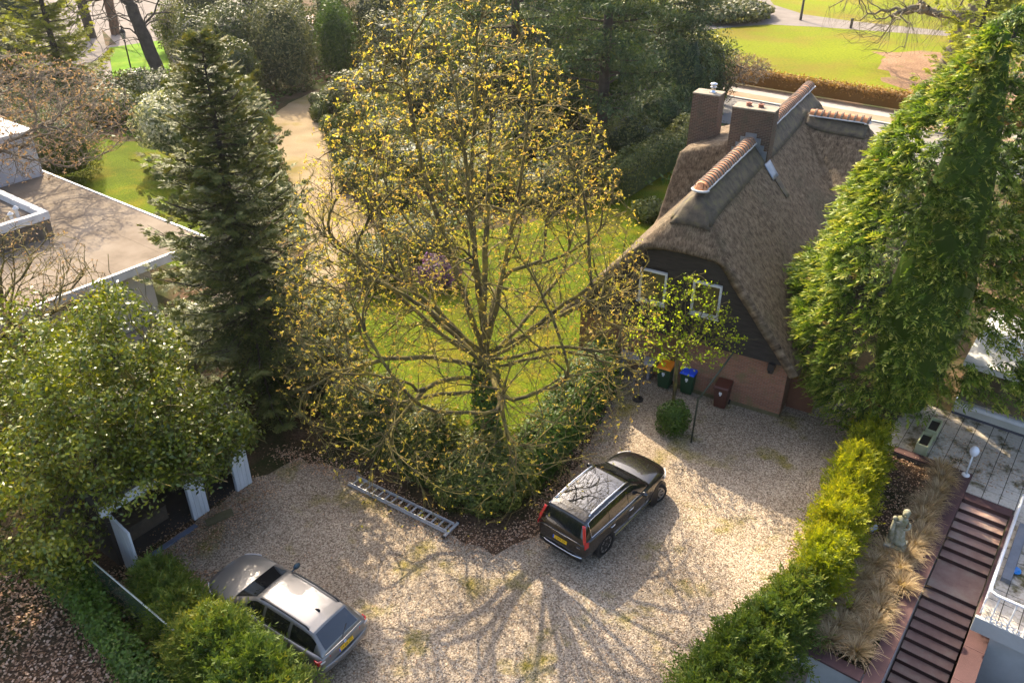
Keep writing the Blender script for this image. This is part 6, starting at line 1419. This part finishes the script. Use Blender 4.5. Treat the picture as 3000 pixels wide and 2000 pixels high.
# ================================================================== dry grass tufts in the bed
rg = np.random.default_rng(301)
def tuft(p, q, r, h, k, label):
    x, y, _ = e_frame(p, q); t = thing('grass_tuft', label, 'grass', (x, y, 0), group='dry ornamental grasses in the bed')
    n = 380; th = rg.uniform(0, 6.283, n); ln_ = rg.uniform(.6, 1.1, n); Vs = []; Fs = []
    u = np.linspace(0, 1, 5); d = np.stack([np.cos(th), np.sin(th)], 1); sp = r * ln_ * rg.uniform(.35, 1.1, n)
    rad = sp[:, None] * u ** 1.25; z = h * ln_[:, None] * (u - .55 * u ** 2.6 * (sp / r)[:, None])
    ox = rg.normal(0, .05, (n, 2)); w_ = .016 * (1 - u * .85)
    cx = x + ox[:, :1] + d[:, :1] * rad; cy = y + ox[:, 1:] + d[:, 1:] * rad; sx, sy = -d[:, 1:], d[:, :1]
    A = np.stack([cx + sx * w_, cy + sy * w_, z], -1); B = np.stack([cx - sx * w_, cy - sy * w_, z], -1)
    V = np.stack([A, B], 2).reshape(n, 10, 3); bs = np.arange(n)[:, None] * 10
    F = np.concatenate([np.stack([bs[:, 0] + 2 * i, bs[:, 0] + 2 * i + 1, bs[:, 0] + 2 * i + 3, bs[:, 0] + 2 * i + 2], -1) for i in range(4)])
    link('blades', npmesh('blades', V.reshape(-1, 3), F, np.tile(rg.random(n), 4)), L_straw, t)
k = 0
for p in np.arange(-.9, 8.8, .62):
    tuft(p + rg.normal(0, .06), -.75 + rg.normal(0, .1), .70, .80, k, 'tuft of dry straw coloured grass hanging against the stair coping'); k += 1
for p in np.arange(4.2, 8.8, .72):
    for q in (-1.5, -2.2):
        tuft(p + rg.normal(0, .12) + (.3 if q < -2 else 0), q + rg.normal(0, .14), .74, .8, k, 'tuft of dry straw coloured grass in the bed below the statue'); k += 1
# fallen leaves
def litter(name, label, pts_fn, n, seed, l=.075, mat=L_litter, zf=.012):
    R = np.random.default_rng(seed); P = pts_fn(R, n); n = len(P)
    P = np.concatenate([P, np.full((n, 1), zf) + R.random((n, 1)) * .025], 1); D = unit(np.concatenate([R.normal(0, 1, (n, 2)), R.normal(0, .25, (n, 1))], 1)); nn = unit(np.array([0, 0, 1.]) + R.normal(0, .35, (n, 3)))
    V, F = leafquads(P, D, nn, l * R.uniform(.5, 1.3, n), l * .7 * R.uniform(.5, 1.3, n)); me = npmesh(name, V, F, R.random(n))
    return tag(link(name, me, mat), label, 'leaves', kind='stuff')
def along(poly, sd):
    poly = np.array(poly)
    def f(R, n):
        seg = np.linalg.norm(np.diff(poly, axis=0), axis=1); i = R.choice(len(seg), n, p=seg / seg.sum()); t_ = R.random((n, 1)); return poly[i] + (poly[i + 1] - poly[i]) * t_ + R.normal(0, sd, (n, 2))
    return f
litter('leaf_litter', 'fallen brown leaves on the ground left of the wire fence', lambda R, n: np.stack([R.uniform(-19, -7.5, n), R.uniform(8.5, 17.5, n)], 1), 22000, 311, .1)
litter('leaf_litter', 'fallen brown leaves along the foot of the hedges', along([(-8.5, 23.2), (-5.6, 22.0), (-3.0, 19.9), (-.7, 18.6), (.6, 19.2), (2.2, 22.4), (3.8, 26)], .28), 5000, 312, .07)
litter('leaf_litter', 'fallen brown leaves in front of the garage', along([(-11.3, 17.3), (-9.9, 19.2), (-8.6, 21.2)], .5), 3000, 313, .07)
litter('leaf_litter', 'fallen brown leaves in the statue bed', lambda R, n: np.array([e_frame(p, q)[:2] for p, q in zip(R.uniform(-1.1, 8.7, n), R.uniform(-3.2, -.45, n))]), 4500, 314, .07)
litter('leaf_litter', 'fallen leaves on the terrace slabs', lambda R, n: np.array([e_frame(p, q)[:2] for p, q in zip(R.normal(-2.3, .9, n).clip(-4.7, -1.2), R.normal(-.4, 1.0, n).clip(-2.2, 3))]), 900, 315, .06, zf=ZT + .008)
litter('leaf_litter', 'single fallen leaves blown across the gravel', lambda R, n: np.stack([R.uniform(-8.5, 6.5, n), R.uniform(12.5, 20.5, n)], 1), 900, 317, .055)
litter('leaf_litter', 'fallen brown leaves along the golden hedge', along([(11.9, 22.6), (9.4, 19.0), (7.9, 16.6), (6.6, 14.9)], .22), 2200, 316, .06)

# ================================================================== thin spring haze
def haze():
    b = MB(); b.box(-130, 130, -30, 170, -4.2, 24)
    m = bpy.data.materials.new('haze_air'); m.use_nodes = True; nt = m.node_tree
    nt.nodes.remove(nt.nodes['Principled BSDF']); v = N(nt, 'ShaderNodeVolumePrincipled')
    v.inputs['Color'].default_value = (.95, .93, .88, 1); v.inputs['Density'].default_value = .00012; v.inputs['Anisotropy'].default_value = .45
    nt.links.new(v.outputs[0], nt.nodes['Material Output'].inputs['Volume'])
    tag(b.build('haze', m), kind='stuff')
haze()
